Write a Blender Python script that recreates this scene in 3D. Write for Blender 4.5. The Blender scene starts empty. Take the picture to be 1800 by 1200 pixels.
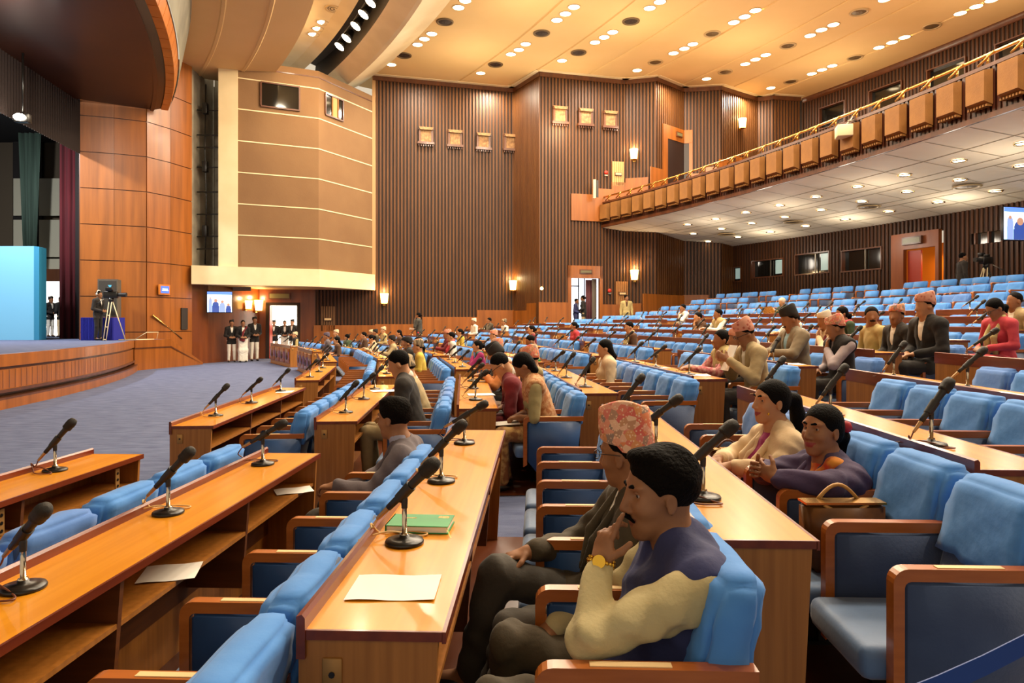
import bpy, bmesh, math, random
import numpy as np
from mathutils import Vector, Matrix, noise as mnoise
random.seed(7); rng = np.random.default_rng(7)
SC = bpy.context.scene
COL = SC.collection
sin, cos, pi, sqrt = math.sin, math.cos, math.pi, math.sqrt
rad = math.radians

# ------------------------------------------------------------------ camera, exposure
CAMZ = 1.66
cam_d = bpy.data.cameras.new('camera'); cam = bpy.data.objects.new('camera', cam_d); COL.objects.link(cam)
cam_d.sensor_width = 36.0; cam_d.lens = 24.0; cam_d.shift_y = -34.0/1800.0
cam_d.clip_start = 0.05; cam_d.clip_end = 200
cam.location = (0, 0, CAMZ); cam.rotation_euler = (pi/2, 0, 0)
cam_d.dof.use_dof = False
SC.camera = cam
SC.view_settings.view_transform = 'Standard'; SC.view_settings.look = 'None'
SC.view_settings.gamma = 1.0; SC.view_settings.use_curve_mapping = False
SC.view_settings.exposure = 0.6
try:
    SC.cycles.use_denoising = True; SC.cycles.max_bounces = 6; SC.cycles.diffuse_bounces = 3
    SC.cycles.glossy_bounces = 3; SC.cycles.sample_clamp_indirect = 4.0; SC.cycles.caustics_reflective = False
    SC.cycles.caustics_refractive = False
except Exception: pass

# the hall is laid out on arcs about one centre in front of the stage
CX, CY = -45.85, 4.5
def pol(R, ph, z=0.0): return Vector((CX + R*cos(ph), CY + R*sin(ph), z))
def phiy(R, Y): return math.asin((Y - CY)/R)

# ------------------------------------------------------------------ world: dim warm bounce of the unseen rest of the hall
w = bpy.data.worlds.new('world'); SC.world = w; w.use_nodes = True
w.node_tree.nodes['Background'].inputs[0].default_value = (1.0, 0.84, 0.62, 1)
w.node_tree.nodes['Background'].inputs[1].default_value = 0.5

# ------------------------------------------------------------------ lights (ceiling downlights, stage lamps and added fills)
def area(name, loc, power, size, color, target=None, spread=None, shape='DISK'):
    d = bpy.data.lights.new(name, 'AREA'); d.energy = power; d.size = size; d.shape = shape; d.color = color
    if spread: d.spread = spread
    o = bpy.data.objects.new(name, d); COL.objects.link(o); o.location = loc
    if target is None: o.rotation_euler = (0, 0, 0)
    else: o.rotation_euler = (Vector(target)-Vector(loc)).to_track_quat('-Z', 'Y').to_euler()
    return o
WARM = (1.0, 0.87, 0.68)
for R in (49.5, 53.0, 56.5, 60.0, 64.5):
    for deg in (3, 9, 15, 21, 27, 32):
        Rr = R
        p = pol(Rr, rad(deg), 12.9)
        if p.x < -8: continue
        area('downlight_lamp', p, 250, 0.7, WARM)
# stage lighting bank in the ceiling slot, thrown toward the stage and front wall
for deg in (2, 12, 22, 29):
    area('stage_bank_lamp', pol(45.6, rad(deg), 12.3), 260, 0.6, (1.0, 0.80, 0.55), target=pol(38, rad(deg+3), 0.5))
# unseen point fills hung below the balcony soffit, added to brighten it
def glow(name, loc, power, color, r=.2):
    d = bpy.data.lights.new(name, 'POINT'); d.energy = power; d.color = color; d.shadow_soft_size = r
    o = bpy.data.objects.new(name, d); COL.objects.link(o); o.location = loc; return o
for R in (59.3, 62.3):
    for deg in (8, 12, 16, 20, 24, 28):
        glow('soffit_fill', pol(R, rad(deg), 4.75), 46, (1.0, 0.88, 0.72), .3)
for R in (50.5, 55.0, 60.0, 65.0):  # added point fills floating below the ceiling to brighten it, no fixtures there
    for deg in (2, 9, 16, 23, 29):
        glow('ceiling_fill', pol(R, rad(deg), 10.6), 185, (1.0, 0.84, 0.58), .8)
# cove light behind the first ceiling band
for deg in (14, 22, 29):
    area('cove_lamp', pol(43.6, rad(deg), 13.0), 60, 0.5, (1.0, 0.86, 0.62))
# stage work lights
area('stage_lamp', (-17.0, 20.0, 8.8), 700, 0.6, (0.95, 0.97, 1.0), target=(-17.5, 23.5, 1.0))
area('stage_front_lamp', (-12.0, 15.5, 9.2), 220, 0.6, (1.0, 0.9, 0.75), target=(-15.5, 23.0, 2.0))

# ------------------------------------------------------------------ materials
def lin(h):
    h = h.lstrip('#'); v = [int(h[i:i+2], 16)/255 for i in (0, 2, 4)]
    return tuple((x/12.92 if x <= 0.04045 else ((x+0.055)/1.055)**2.4) for x in v) + (1.0,)
MATS = {}
def mat(name, col, rough=0.6, metal=0.0, emit=None, es=0.0, col2=None, scale=(6, 6, 6), bump=0.0, bscale=60, spec=0.5, detail=3, ramp=(0.35, 0.65), sheen=0.0, coat=0.0, trans=0.0, kind='noise'):
    if name in MATS: return MATS[name]
    m = bpy.data.materials.new(name); m.use_nodes = True; nt = m.node_tree; b = nt.nodes['Principled BSDF']
    c = lin(col) if isinstance(col, str) else tuple(col)+((1.0,) if len(col) == 3 else ())
    b.inputs['Base Color'].default_value = c; b.inputs['Roughness'].default_value = rough; b.inputs['Metallic'].default_value = metal
    b.inputs['Specular IOR Level'].default_value = spec
    if coat: b.inputs['Coat Weight'].default_value = coat; b.inputs['Coat Roughness'].default_value = 0.12
    if sheen: b.inputs['Sheen Weight'].default_value = sheen
    if trans: b.inputs['Transmission Weight'].default_value = trans
    if emit is not None:
        b.inputs['Emission Color'].default_value = lin(emit) if isinstance(emit, str) else emit; b.inputs['Emission Strength'].default_value = es
    if col2 is not None or bump:
        tc = nt.nodes.new('ShaderNodeTexCoord'); mp = nt.nodes.new('ShaderNodeMapping'); mp.inputs['Scale'].default_value = scale
        nt.links.new(tc.outputs['Object'], mp.inputs['Vector'])
    if col2 is not None:
        if kind == 'voronoi':
            n = nt.nodes.new('ShaderNodeTexVoronoi'); n.inputs['Scale'].default_value = 1.0; out = n.outputs['Distance']
        else:
            n = nt.nodes.new('ShaderNodeTexNoise'); n.inputs['Scale'].default_value = 1.0; n.inputs['Detail'].default_value = detail; out = n.outputs['Fac']
        nt.links.new(mp.outputs['Vector'], n.inputs['Vector'])
        r = nt.nodes.new('ShaderNodeValToRGB'); r.color_ramp.elements[0].position = ramp[0]; r.color_ramp.elements[1].position = ramp[1]
        r.color_ramp.elements[0].color = c; r.color_ramp.elements[1].color = lin(col2) if isinstance(col2, str) else col2
        nt.links.new(out, r.inputs['Fac']); nt.links.new(r.outputs['Color'], b.inputs['Base Color'])
    if bump:
        n2 = nt.nodes.new('ShaderNodeTexNoise'); n2.inputs['Scale'].default_value = bscale; n2.inputs['Detail'].default_value = 4
        nt.links.new(tc.outputs['Object'], n2.inputs['Vector'])
        bp = nt.nodes.new('ShaderNodeBump'); bp.inputs['Strength'].default_value = bump; bp.inputs['Distance'].default_value = 0.01
        nt.links.new(n2.outputs['Fac'], bp.inputs['Height']); nt.links.new(bp.outputs['Normal'], b.inputs['Normal'])
    MATS[name] = m; return m

M = dict(
 desktop = mat('desktop_wood', '#DC9222', 0.27, col2='#D0861A', scale=(28, 1.2, 28), coat=0.12, spec=0.4),
 edge = mat('edge_wood', '#7C3414', 0.3, col2='#64260E', scale=(20, 2, 20), coat=0.2),
 deskside = mat('desk_side_wood', '#AC6E2C', 0.42, col2='#985E20', scale=(40, 40, 1.5), coat=0.1),
 deskin = mat('desk_inner_wood', '#6E3C16', 0.5, col2='#5C3010', scale=(3, 3, 30)),  # shade under the desks is put into this darker inner colour
 armwood = mat('arm_wood', '#B4662A', 0.28, col2='#A2581F', scale=(4, 30, 30), coat=0.3),
 cover = mat('cover_cloth', '#5494DC', 0.85, col2='#4484D0', scale=(4, 4, 4), bump=0.18, bscale=22, sheen=0.15),
 cover_b = mat('cover_cloth_lilac', '#5E8CD0', 0.85, col2='#4E7CC4', scale=(4, 4, 4), bump=0.18, bscale=22, sheen=0.15),
 velour = mat('seat_velour', '#3F5276', 0.75, col2='#33456A', scale=(5, 5, 5), bump=0.1, bscale=90, sheen=0.35),
 seatpad = mat('seat_pad', '#56749C', 0.55, col2='#4A668C', scale=(5, 5, 5), bump=0.08, bscale=60, sheen=0.3),
 vinyl = mat('arm_vinyl', '#2F5080', 0.42, col2='#28446E', scale=(3, 3, 3), bump=0.06, bscale=30),
 black = mat('black_metal', '#15120F', 0.32, spec=0.5),
 rubber = mat('black_rubber', '#1C1814', 0.55),
 mesh = mat('mic_grille', '#26211B', 0.5, metal=0.4, bump=0.5, bscale=500),
 chrome = mat('chrome', '#C9B8A0', 0.12, metal=1.0),
 gold = mat('gold', '#E0B040', 0.25, metal=1.0),
 brass = mat('brass', '#D9A85A', 0.22, metal=1.0),
 plug = mat('cable_plug', '#B08A5C', 0.35, metal=0.6),
 cable = mat('cable_brown', '#6E3A20', 0.5),
 cable_y = mat('cable_cream', '#D8B070', 0.5),
 paper = mat('paper', '#F2EDE2', 0.7),
 tape = mat('paper_label', '#E6C48C', 0.6),
 plate = mat('outlet_plate', '#A87A40', 0.5, metal=0.3),
 green = mat('green_book', '#1F8A48', 0.5, col2='#26964F', scale=(6, 6, 6)),
 carpet = mat('blue_carpet', '#66708F', 0.95, col2='#4A5375', scale=(3.0, 9, 3), bump=0.35, bscale=120, detail=8, ramp=(0.3, 0.7)),
 woodfloor = mat('brown_floor', '#70391C', 0.35, col2='#54280F', scale=(3, 1, 3)),
 wallwood = mat('panel_wood', '#9E5A1E', 0.36, col2='#824814', scale=(5, 5, 0.35), coat=0.15, detail=6),
 walldark = mat('dark_panel_wood', '#5E3216', 0.4, col2='#4C2610', scale=(5, 5, 0.4), coat=0.2),
 rib = mat('rib_wood', '#603A18', 0.5, col2='#522F12', scale=(3, 3, 0.5), spec=.35),
 groove = mat('rib_groove', '#2A170A', 0.7),
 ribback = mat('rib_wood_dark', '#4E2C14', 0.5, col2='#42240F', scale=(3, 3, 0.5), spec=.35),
 brown = mat('brown_plaster', '#7E5E3C', 0.85, col2='#765636', scale=(0.6, 0.6, 0.6), bump=0.3, bscale=14),
 cream = mat('cream_plaster', '#E2CFA6', 0.7, col2='#D9C59A', scale=(1, 1, 1)),
 ceilc = mat('ceiling_plaster', '#E0BE84', 0.8, col2='#DAB87C', scale=(0.4, 0.4, 0.4)),
 soffit = mat('soffit_tile', '#E0D2B8', 0.75, col2='#D8C8AC', scale=(0.6, 0.6, 0.6)),
 dark = mat('dark_void', '#120D0A', 0.9),
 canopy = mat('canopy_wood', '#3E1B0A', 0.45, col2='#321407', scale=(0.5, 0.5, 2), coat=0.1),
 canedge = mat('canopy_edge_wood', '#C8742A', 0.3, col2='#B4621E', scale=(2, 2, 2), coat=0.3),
 greypanel = mat('grey_panel', '#7E7A68', 0.6, col2='#625E50', scale=(1, 1, 1)),
 tan = mat('tan_panel', '#8E5E26', 0.75, col2='#825420', scale=(3, 3, 3), bump=0.3, bscale=40),
 bulb = mat('lamp_glow', '#FFF6E0', 0.5, emit='#FFE2AE', es=9.0),
 bulb2 = mat('soffit_glow', '#FFF6E0', 0.5, emit='#FFE8C4', es=6.0),
 sconceglow = mat('sconce_glow', '#FFE0A0', 0.5, emit='#FFC766', es=7.0),
 vent = mat('vent_metal', '#6A5638', 0.5, metal=0.3),
 vring = mat('vent_ring', '#B79B6C', 0.5),
 blueflat = mat('backdrop_blue', '#74B6D8', 0.6),
 bluecloth = mat('royal_blue_cloth', '#171C8C', 0.8, bump=0.1, bscale=20),
 red = mat('red_curtain', '#5A0E18', 0.9, col2='#400A12', scale=(12, 12, 0.4)),
 redbright = mat('red_door_padding', '#A8321A', 0.45, bump=0.4, bscale=6),
 teal = mat('green_curtain', '#42564A', 0.85, col2='#33443A', scale=(12, 12, 0.4)),
 blackcloth = mat('black_curtain', '#1A1210', 0.9),
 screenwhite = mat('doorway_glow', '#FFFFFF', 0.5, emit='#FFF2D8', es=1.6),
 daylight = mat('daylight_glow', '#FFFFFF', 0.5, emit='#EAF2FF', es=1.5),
 whitecloth = mat('white_cloth', '#E6DFD0', 0.85, bump=0.15, bscale=25),
 tvframe = mat('tv_frame', '#0E0E10', 0.3),
 spk = mat('speaker_grey', '#5E574C', 0.6, col2='#524B40', scale=(30, 30, 30)),
 steel = mat('steel', '#8C8578', 0.4, metal=0.8),
)

# ------------------------------------------------------------------ mesh builder
class MB:
    def __init__(s): s.v = []; s.f = []; s.m = []; s.sm = []
    def add(s, vs, fs, mi=0, smooth=False):
        o = len(s.v); s.v += [tuple(p) for p in vs]; s.f += [tuple(i+o for i in f) for f in fs]
        s.m += [mi]*len(fs); s.sm += [smooth]*len(fs); return s
    def box(s, x0, x1, y0, y1, z0, z1, mi=0):
        vs = [(x, y, z) for z in (z0, z1) for y in (y0, y1) for x in (x0, x1)]
        return s.add(vs, [(0, 2, 3, 1), (4, 5, 7, 6), (0, 1, 5, 4), (2, 6, 7, 3), (0, 4, 6, 2), (1, 3, 7, 5)], mi)
    def rbox(s, x0, x1, y0, y1, z0, z1, r=0.01, mi=0, seg=2, sub=0, xf=None):
        bm = bmesh.new(); bmesh.ops.create_cube(bm, size=1)
        for v in bm.verts:
            v.co = Vector((x0+(v.co.x+.5)*(x1-x0), y0+(v.co.y+.5)*(y1-y0), z0+(v.co.z+.5)*(z1-z0)))
        if r > 0: bmesh.ops.bevel(bm, geom=bm.edges[:], offset=min(r, .49*min(abs(x1-x0), abs(y1-y0), abs(z1-z0))), segments=seg, affect='EDGES', profile=0.5)
        if sub: bmesh.ops.subdivide_edges(bm, edges=[e for e in bm.edges if e.calc_length() > 0.05], cuts=sub, use_grid_fill=True)
        s.bm(bm, mi, True, xf); return s
    def bm(s, bm, mi=0, smooth=False, xf=None):
        bm.verts.ensure_lookup_table(); vs = [v.co.copy() for v in bm.verts]
        if xf: vs = [xf(v) for v in vs]
        bm.verts.index_update(); s.add(vs, [tuple(v.index for v in f.verts) for f in bm.faces], mi, smooth); bm.free(); return s
    def cyl(s, p0, p1, r0, r1=None, n=12, mi=0, caps=True, smooth=True):
        r1 = r0 if r1 is None else r1; p0 = Vector(p0); p1 = Vector(p1); d = (p1-p0)
        if d.length < 1e-9: return s
        d.normalize(); a = d.orthogonal().normalized(); b = d.cross(a)
        vs = [p0+(a*cos(2*pi*i/n)+b*sin(2*pi*i/n))*r0 for i in range(n)]+[p1+(a*cos(2*pi*i/n)+b*sin(2*pi*i/n))*r1 for i in range(n)]
        s.add(vs, [(i, (i+1) % n, n+(i+1) % n, n+i) for i in range(n)], mi, smooth)
        if caps: s.add(vs, [tuple(range(n-1, -1, -1)), tuple(range(n, 2*n))], mi, False)
        return s
    def lathe(s, prof, c=(0, 0, 0), n=24, mi=0, ax=None, smooth=True):
        c = Vector(c); d = Vector(ax or (0, 0, 1)).normalized(); a = d.orthogonal().normalized(); b = d.cross(a); vs = []
        for (r, z) in prof:
            for i in range(n): vs.append(c+d*z+(a*cos(2*pi*i/n)+b*sin(2*pi*i/n))*r)
        fs = [(k*n+i, k*n+(i+1) % n, (k+1)*n+(i+1) % n, (k+1)*n+i) for k in range(len(prof)-1) for i in range(n)]
        return s.add(vs, fs, mi, smooth)
    def tube(s, pts, r, n=6, mi=0, caps=True):
        pts = [Vector(p) for p in pts]; vs = []; up = None
        for i, p in enumerate(pts):
            t = (pts[min(i+1, len(pts)-1)]-pts[max(i-1, 0)]).normalized()
            if up is None: up = t.orthogonal().normalized()
            a = (up - t*up.dot(t))
            a = a.normalized() if a.length > 1e-6 else t.orthogonal().normalized(); up = a; b = t.cross(a)
            rr = r[i] if isinstance(r, (list, tuple)) else r
            vs += [p+(a*cos(2*pi*j/n)+b*sin(2*pi*j/n))*rr for j in range(n)]
        fs = [(k*n+i, k*n+(i+1) % n, (k+1)*n+(i+1) % n, (k+1)*n+i) for k in range(len(pts)-1) for i in range(n)]
        if caps: fs += [tuple(range(n-1, -1, -1)), tuple((len(pts)-1)*n+i for i in range(n))]
        return s.add(vs, fs, mi, True)
    def prism(s, poly, y0, y1, mi=0, plane='xz'):
        n = len(poly)
        if plane == 'xz': vs = [(a, y0, b) for a, b in poly]+[(a, y1, b) for a, b in poly]
        elif plane == 'xy': vs = [(a, b, y0) for a, b in poly]+[(a, b, y1) for a, b in poly]
        else: vs = [(y0, a, b) for a, b in poly]+[(y1, a, b) for a, b in poly]
        return s.add(vs, [tuple(range(n)), tuple(range(2*n-1, n-1, -1))]+[(i, n+i, n+(i+1) % n, (i+1) % n) for i in range(n)], mi)
    def sphere(s, c, r, n=12, mi=0):
        r3 = r if isinstance(r, (tuple, list)) else (r, r, r); vs = []; k = n//2
        for j in range(k+1):
            for i in range(n):
                t = pi*j/k; vs.append((c[0]+r3[0]*sin(t)*cos(2*pi*i/n), c[1]+r3[1]*sin(t)*sin(2*pi*i/n), c[2]+r3[2]*cos(t)))
        return s.add(vs, [(j*n+i, (j+1)*n+i, (j+1)*n+(i+1) % n, j*n+(i+1) % n) for j in range(k) for i in range(n)], mi, True)
    def mesh(s, name, mats):
        me = bpy.data.meshes.new(name); me.from_pydata(s.v, [], s.f)
        for m_ in (mats if isinstance(mats, (list, tuple)) else [mats]): me.materials.append(m_)
        me.polygons.foreach_set('material_index', s.m); me.polygons.foreach_set('use_smooth', s.sm)
        bm = bmesh.new(); bm.from_mesh(me); bmesh.ops.recalc_face_normals(bm, faces=bm.faces[:]); bm.to_mesh(me); bm.free()
        me.update(); return me
    def build(s, name, mats, parent=None, loc=None):
        return link(name, s.mesh(name, mats), parent, loc)
def link(name, me, parent=None, loc=None):
    o = bpy.data.objects.new(name, me); COL.objects.link(o)
    if parent is not None: o.parent = parent
    if loc is not None: o.location = loc
    return o
def tag(o, label=None, cat=None, group=None, kind=None):
    if label: o['label'] = label
    if cat: o['category'] = cat
    if group: o['group'] = group
    if kind: o['kind'] = kind
    return o
def empty(name, loc, rz=0.0, label=None, cat=None, group=None):
    o = bpy.data.objects.new(name, None); COL.objects.link(o); o.location = loc; o.rotation_euler = (0, 0, rz); o.empty_display_size = 0.1
    return tag(o, label, cat, group)
def struct(name, mb, mats, parent=None):
    o = mb.build(name, mats, parent); o['kind'] = 'structure'; return o
def ringmesh(mb, prof, p0, p1, n=60, mi=0, closed=False, smooth=True):
    """sweep a profile of (R, Z) pairs round the hall centre from angle p0 to p1"""
    m_ = len(prof); vs = []
    for j in range(n+1):
        a = p0+(p1-p0)*j/n
        vs += [pol(R, a, z) for R, z in prof]
    mm = m_ if closed else m_-1
    fs = [(j*m_+i, j*m_+(i+1) % m_, (j+1)*m_+(i+1) % m_, (j+1)*m_+i) for j in range(n) for i in range(mm)]
    if closed: fs += [tuple(range(m_)), tuple(n*m_+i for i in range(m_-1, -1, -1))]
    return mb.add(vs, fs, mi, smooth)
ORD = ['first', 'second', 'third', 'fourth', 'fifth', 'sixth', 'seventh', 'eighth', 'ninth', 'tenth', 'eleventh', 'twelfth', 'thirteenth', 'fourteenth', 'fifteenth', 'sixteenth', 'seventeenth', 'eighteenth', 'nineteenth', 'twentieth', 'twenty-first', 'twenty-second', 'twenty-third', 'twenty-fourth', 'twenty-fifth']
# ================================================================== row layout
RK = [43.3, 44.53, 45.75, 46.88, 48.06, 49.2, 50.3, 51.4, 52.5, 53.6, 54.7, 55.9, 57.0, 58.1, 59.2]
ZT = [.77, .805, .90, .995, 1.09, 1.19, 1.32, 1.445, 1.56, 1.71, 1.85, 2.02, 2.25, 2.52, 2.78]
ZF = [z-.77 for z in ZT]
PITCH = .487
X1 = [-2.6, -1.36, -.169, .913, 2.11, 3.30, 4.42]
E1 = [4.6, 4.45, 4.8, 5.2, 5.75, 6.35, 6.85]
S2 = [5.87, 5.9, 6.02, 6.4, 6.85, 7.3, 7.6, 8.1, 8.5, 8.9, 9.3, 9.7, 10.1, 10.5, 10.9]
def frame(k, b):
    """origin (desk's audience-side edge, near end), direction along the row, outward normal, length, seats"""
    if b == 0:
        y1 = E1[k]; L = 3.12; y0 = y1-L
        u = Vector((.0375, 1, 0)).normalized(); o = Vector((X1[k]+.0375*(y0-1.7), y0, ZF[k])); return o, u, L, 6
    s = [0, S2[k], 10.5+.28*k, 15.4+.1*k, 20.7+.05*k, 25.2+.04*k][b]
    n = [0, 7, 7, 8, 7, 7][b]; L = n*PITCH+.03
    R = RK[k]; a = phiy(R, s); o = pol(R, a, ZF[k]); e = pol(R, a+L/R, ZF[k]); u = (e-o).normalized(); return o, u, L, n
def blockrot(u): return math.atan2(u.y, u.x)-pi/2
BLK = ['block beside the camera', 'second seating block', 'third seating block', 'fourth seating block', 'fifth seating block', 'block by the far door']

# ================================================================== floors
PA, PB = rad(-14), rad(38)
f = MB(); f.add([(-46, -6, 0), (30, -6, 0), (30, 42, 0), (-46, 42, 0)], [(0, 1, 2, 3)])
for k in range(1, 15):
    R0 = RK[k]-.55; R1 = 75
    ringmesh(f, [(R0, ZF[k-1]-.02), (R0, ZF[k]), ((RK[k+1]-.55) if k < 14 else 60.2, ZF[k])], PA, PB, 80, smooth=False)
ringmesh(f, [(60.2, ZF[14]), (60.2, 2.05), (70, 2.05)], PA, PB, 60, smooth=False)
struct('floor', f, M['carpet'])
f = MB()
for k in range(0, 15):
    for b in range(6):
        if b == 0 and k > 6: continue
        o, u, L, n = frame(k, b); nn = Vector((u.y, -u.x, 0))
        a0, a1 = (-.40, .60) if k else (-.42, .60)
        z = .006
        vs = [o+nn*a0-u*.02, o+nn*a1-u*.02, o+nn*a1+u*(L+.05), o+nn*a0+u*(L+.05)]
        f.add([v+Vector((0, 0, z)) for v in vs], [(0, 1, 2, 3)])
struct('floor_boards', f, M['woodfloor'])

# ================================================================== ribbed walls
def ribbed(mb, a, b, z0, z1, pitch=.16, rw=.09, dep=.05, openings=(), flip=1):
    """vertical timber ribs in front of a dark backing from plan point a to b; openings = (s0, s1, z0, z1)"""
    a = Vector((a[0], a[1], 0)); b = Vector((b[0], b[1], 0)); d = b-a; L = d.length; d.normalize(); nrm = Vector((d.y, -d.x, 0))*flip
    def quad(s0, s1, o0, o1, za, zb, mi):
        p = a+d*s0+nrm*o0; q = a+d*s1+nrm*o1
        mb.add([(p.x, p.y, za), (q.x, q.y, za), (q.x, q.y, zb), (p.x, p.y, zb)], [(0, 1, 2, 3)], mi)
    def spans(s0, s1):
        sp = [(z0, z1)]
        for (o0, o1, oz0, oz1) in openings:
            if s1 > o0 and s0 < o1:
                new = []
                for (p, q) in sp:
                    if oz0 > p: new.append((p, min(q, oz0)))
                    if oz1 < q: new.append((max(p, oz1), q))
                sp = [x for x in new if x[1]-x[0] > .01]
        return sp
    n = max(1, int(round(L/pitch))); pt = L/n
    for i in range(n):
        s = i*pt
        for (za, zb) in spans(s, s+pt):
            g = pt-rw
            quad(s, s+g, 0, 0, za, zb, 1); quad(s+g, s+g+.001, 0, dep, za, zb, 0); quad(s+g, s+pt-.015, dep, dep, za, zb, 0); quad(s+pt-.015, s+pt, dep, 0, za, zb, 0)
def slab(mb, a, b, z0, z1, off0=0.0, off1=.1, mi=0, e=0.0):
    """upright board between plan points, from off0 to off1 in front of the line"""
    a = Vector((a[0], a[1], 0)); b = Vector((b[0], b[1], 0)); d = (b-a).normalized(); nrm = Vector((d.y, -d.x, 0)); a = a-d*e; b = b+d*e
    P = [a+nrm*off0, b+nrm*off0, b+nrm*off1, a+nrm*off1]
    vs = [(p.x, p.y, z) for z in (z0, z1) for p in P]
    mb.add(vs, [(0, 1, 2, 3), (7, 6, 5, 4), (0, 4, 5, 1), (1, 5, 6, 2), (2, 6, 7, 3), (3, 7, 4, 0)], mi)
def lerp2(a, b, t): return (a[0]+(b[0]-a[0])*t, a[1]+(b[1]-a[1])*t)
def onwall(a, b, px):
    """plan point where the wall a-b lies in the direction X/Y of picture column px"""
    r = (px-900)/1200; t = (r*a[1]-a[0])/((b[0]-a[0])-r*(b[1]-a[1])); return lerp2(a, b, t), t
CEIL = 13.2
W = [(-6.45, 32.0), (.09, 33.75), (1.3, 31.5), (5.4, 32.6), (6.8, 32.2), (8.45, 33.7), (10.2, 33.4), (12.6, 35.1), (13.3, 34.8), (14.75, 35.05)]
def slen(a, b): return sqrt((a[0]-b[0])**2+(a[1]-b[1])**2)
def srange(a, b, x0, x1):
    L = slen(a, b); t0 = onwall(a, b, x0)[1]*L; t1 = onwall(a, b, x1)[1]*L; return t0, t1
rb = MB()
# lower door (x 1003-1053) lies in segment 2; upper door (1168-1212) in segment 5
for i in range(len(W)-1):
    op = []
    if i == 2:
        s0, s1 = srange(W[2], W[3], 1001, 1055); op.append((s0-.05, s1+.05, 1.2, 4.25))
    if i == 5:
        s0, s1 = srange(W[5], W[6], 1170, 1212); op.append((s0, s1, 7.6, 10.55))
    ribbed(rb, W[i], W[i+1], 0.5, CEIL, openings=op, pitch=.165 if i != 1 else .13)
struct('wall_far', rb, [M['rib'], M['groove']])
# lower far wall beneath the projecting box and the wall with the screen
LW = [(-12.7, 27.0), (-12.35, 27.75), (-11.5, 31.1), (-9.1, 31.6), (-6.45, 32.0)]
lw = MB()
s0, s1 = srange(LW[2], LW[3], 473, 522); LDOOR = (s0, s1, 0, 2.42)
ds = Vector((LW[3][0]-LW[2][0], LW[3][1]-LW[2][1], 0)).normalized()
P2 = Vector((LW[2][0], LW[2][1], 0)); L23 = slen(LW[2], LW[3])
def at23(s): q = P2+ds*s; return (q.x, q.y)
slab(lw, LW[0], LW[1], 0, 3.4, -.1, 0); slab(lw, LW[1], LW[2], 0, 3.4, -.1, 0)
slab(lw, LW[2], at23(s0), 0, 3.4, -.1, 0); slab(lw, at23(s1), LW[3], 0, 3.4, -.1, 0); slab(lw, at23(s0), at23(s1), 2.42, 3.4, -.1, 0)
struct('wall_screen', lw, mat('screen_wall_wood', '#7C4018', 0.33, col2='#683210', scale=(5, 5, 0.35), coat=.3))
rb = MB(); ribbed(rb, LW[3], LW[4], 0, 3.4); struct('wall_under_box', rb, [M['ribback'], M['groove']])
# dado panels that climb with the seating
dd = MB()
def dado(x0, x1, seg, z1, z0=0.2):
    a, b = seg; p = onwall(a, b, x0)[0]; q = onwall(a, b, x1)[0]; slab(dd, p, q, z0, z1, .05, .11)
dado(552, 659, (LW[3], LW[4]), 1.52)
dado(659, 742, (W[0], W[1]), 1.56); dado(742, 838, (W[0], W[1]), 1.91); dado(838, 903, (W[0], W[1]), 2.25)
dado(903.5, 929, (W[1], W[2]), 2.22); dado(929, 944, (W[1], W[2]), 2.55)
dado(946, 1001, (W[2], W[3]), 2.58); dado(1055, 1100, (W[2], W[3]), 2.5); dado(1100, 1112, (W[3], W[4]), 2.5)
dado(1112, 1128, (W[3], W[4]), 2.55); dado(1128, 1200, (W[4], W[5]), 2.97); dado(1200, 1245, (W[5], W[6]), 3.0)
# gallery-level dado steps above the balcony deck
for x0, x1, z, sg in ((1003, 1040, 7.65, 2), (1040, 1074, 7.95, 2), (1074, 1100, 8.3, 2), (1100, 1140, 8.5, 3), (1141, 1165, 8.9, 4), (1216, 1240, 8.95, 5), (1240, 1262, 9.25, 5), (1262, 1292, 9.6, 6), (1292, 1320, 9.9, 6), (1321, 1347, 10.1, 6), (1348, 1375, 10.35, 7), (1375, 1402, 10.6, 8)):
    dado(x0, x1, (W[sg], W[sg+1]), z, 6.4)
struct('trim_1', dd, M['wallwood'])
# cornice
cn = MB()
for i in range(len(W)-1): slab(cn, W[i], W[i+1], CEIL-.22, CEIL-.02, 0, .10, 0, .05); slab(cn, W[i], W[i+1], CEIL-.02, CEIL+.02, 0, .32, 1, .1)
struct('trim_2', cn, [M['walldark'], M['cream']])

# back walls on arcs
def arcribs(mb, R, y0, y1, z0, z1, pitch=.17, rw=.09, dep=.05, openings=()):
    p0 = phiy(R, y0); p1 = phiy(R, y1); n = int(abs(p1-p0)*R/pitch)
    for i in range(n):
        a0 = p0+(p1-p0)*i/n; a1 = p0+(p1-p0)*(i+1)/n; am = a0+(a1-a0)*(1-rw/pitch)
        for (za, zb) in _sp(a0, a1, z0, z1, openings):
            for (ra, rb_, aa, ab, mi) in ((R, R, a0, am, 1), (R, R-dep, am, am, 0), (R-dep, R-dep, am, a1-.0003, 0), (R-dep, R, a1-.0003, a1, 0)):
                p = pol(ra, aa); q = pol(rb_, ab)
                mb.add([(p.x, p.y, za), (q.x, q.y, za), (q.x, q.y, zb), (p.x, p.y, zb)], [(0, 1, 2, 3)], mi)
def _sp(a0, a1, z0, z1, ops):
    sp = [(z0, z1)]
    lo, hi = min(a0, a1), max(a0, a1)
    for (o0, o1, oz0, oz1) in ops:
        if hi > o0 and lo < o1:
            new = []
            for (p, q) in sp:
                if oz0 > p: new.append((p, min(q, oz0)))
                if oz1 < q: new.append((max(p, oz1), q))
            sp = [x for x in new if x[1]-x[0] > .01]
    return sp
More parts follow.
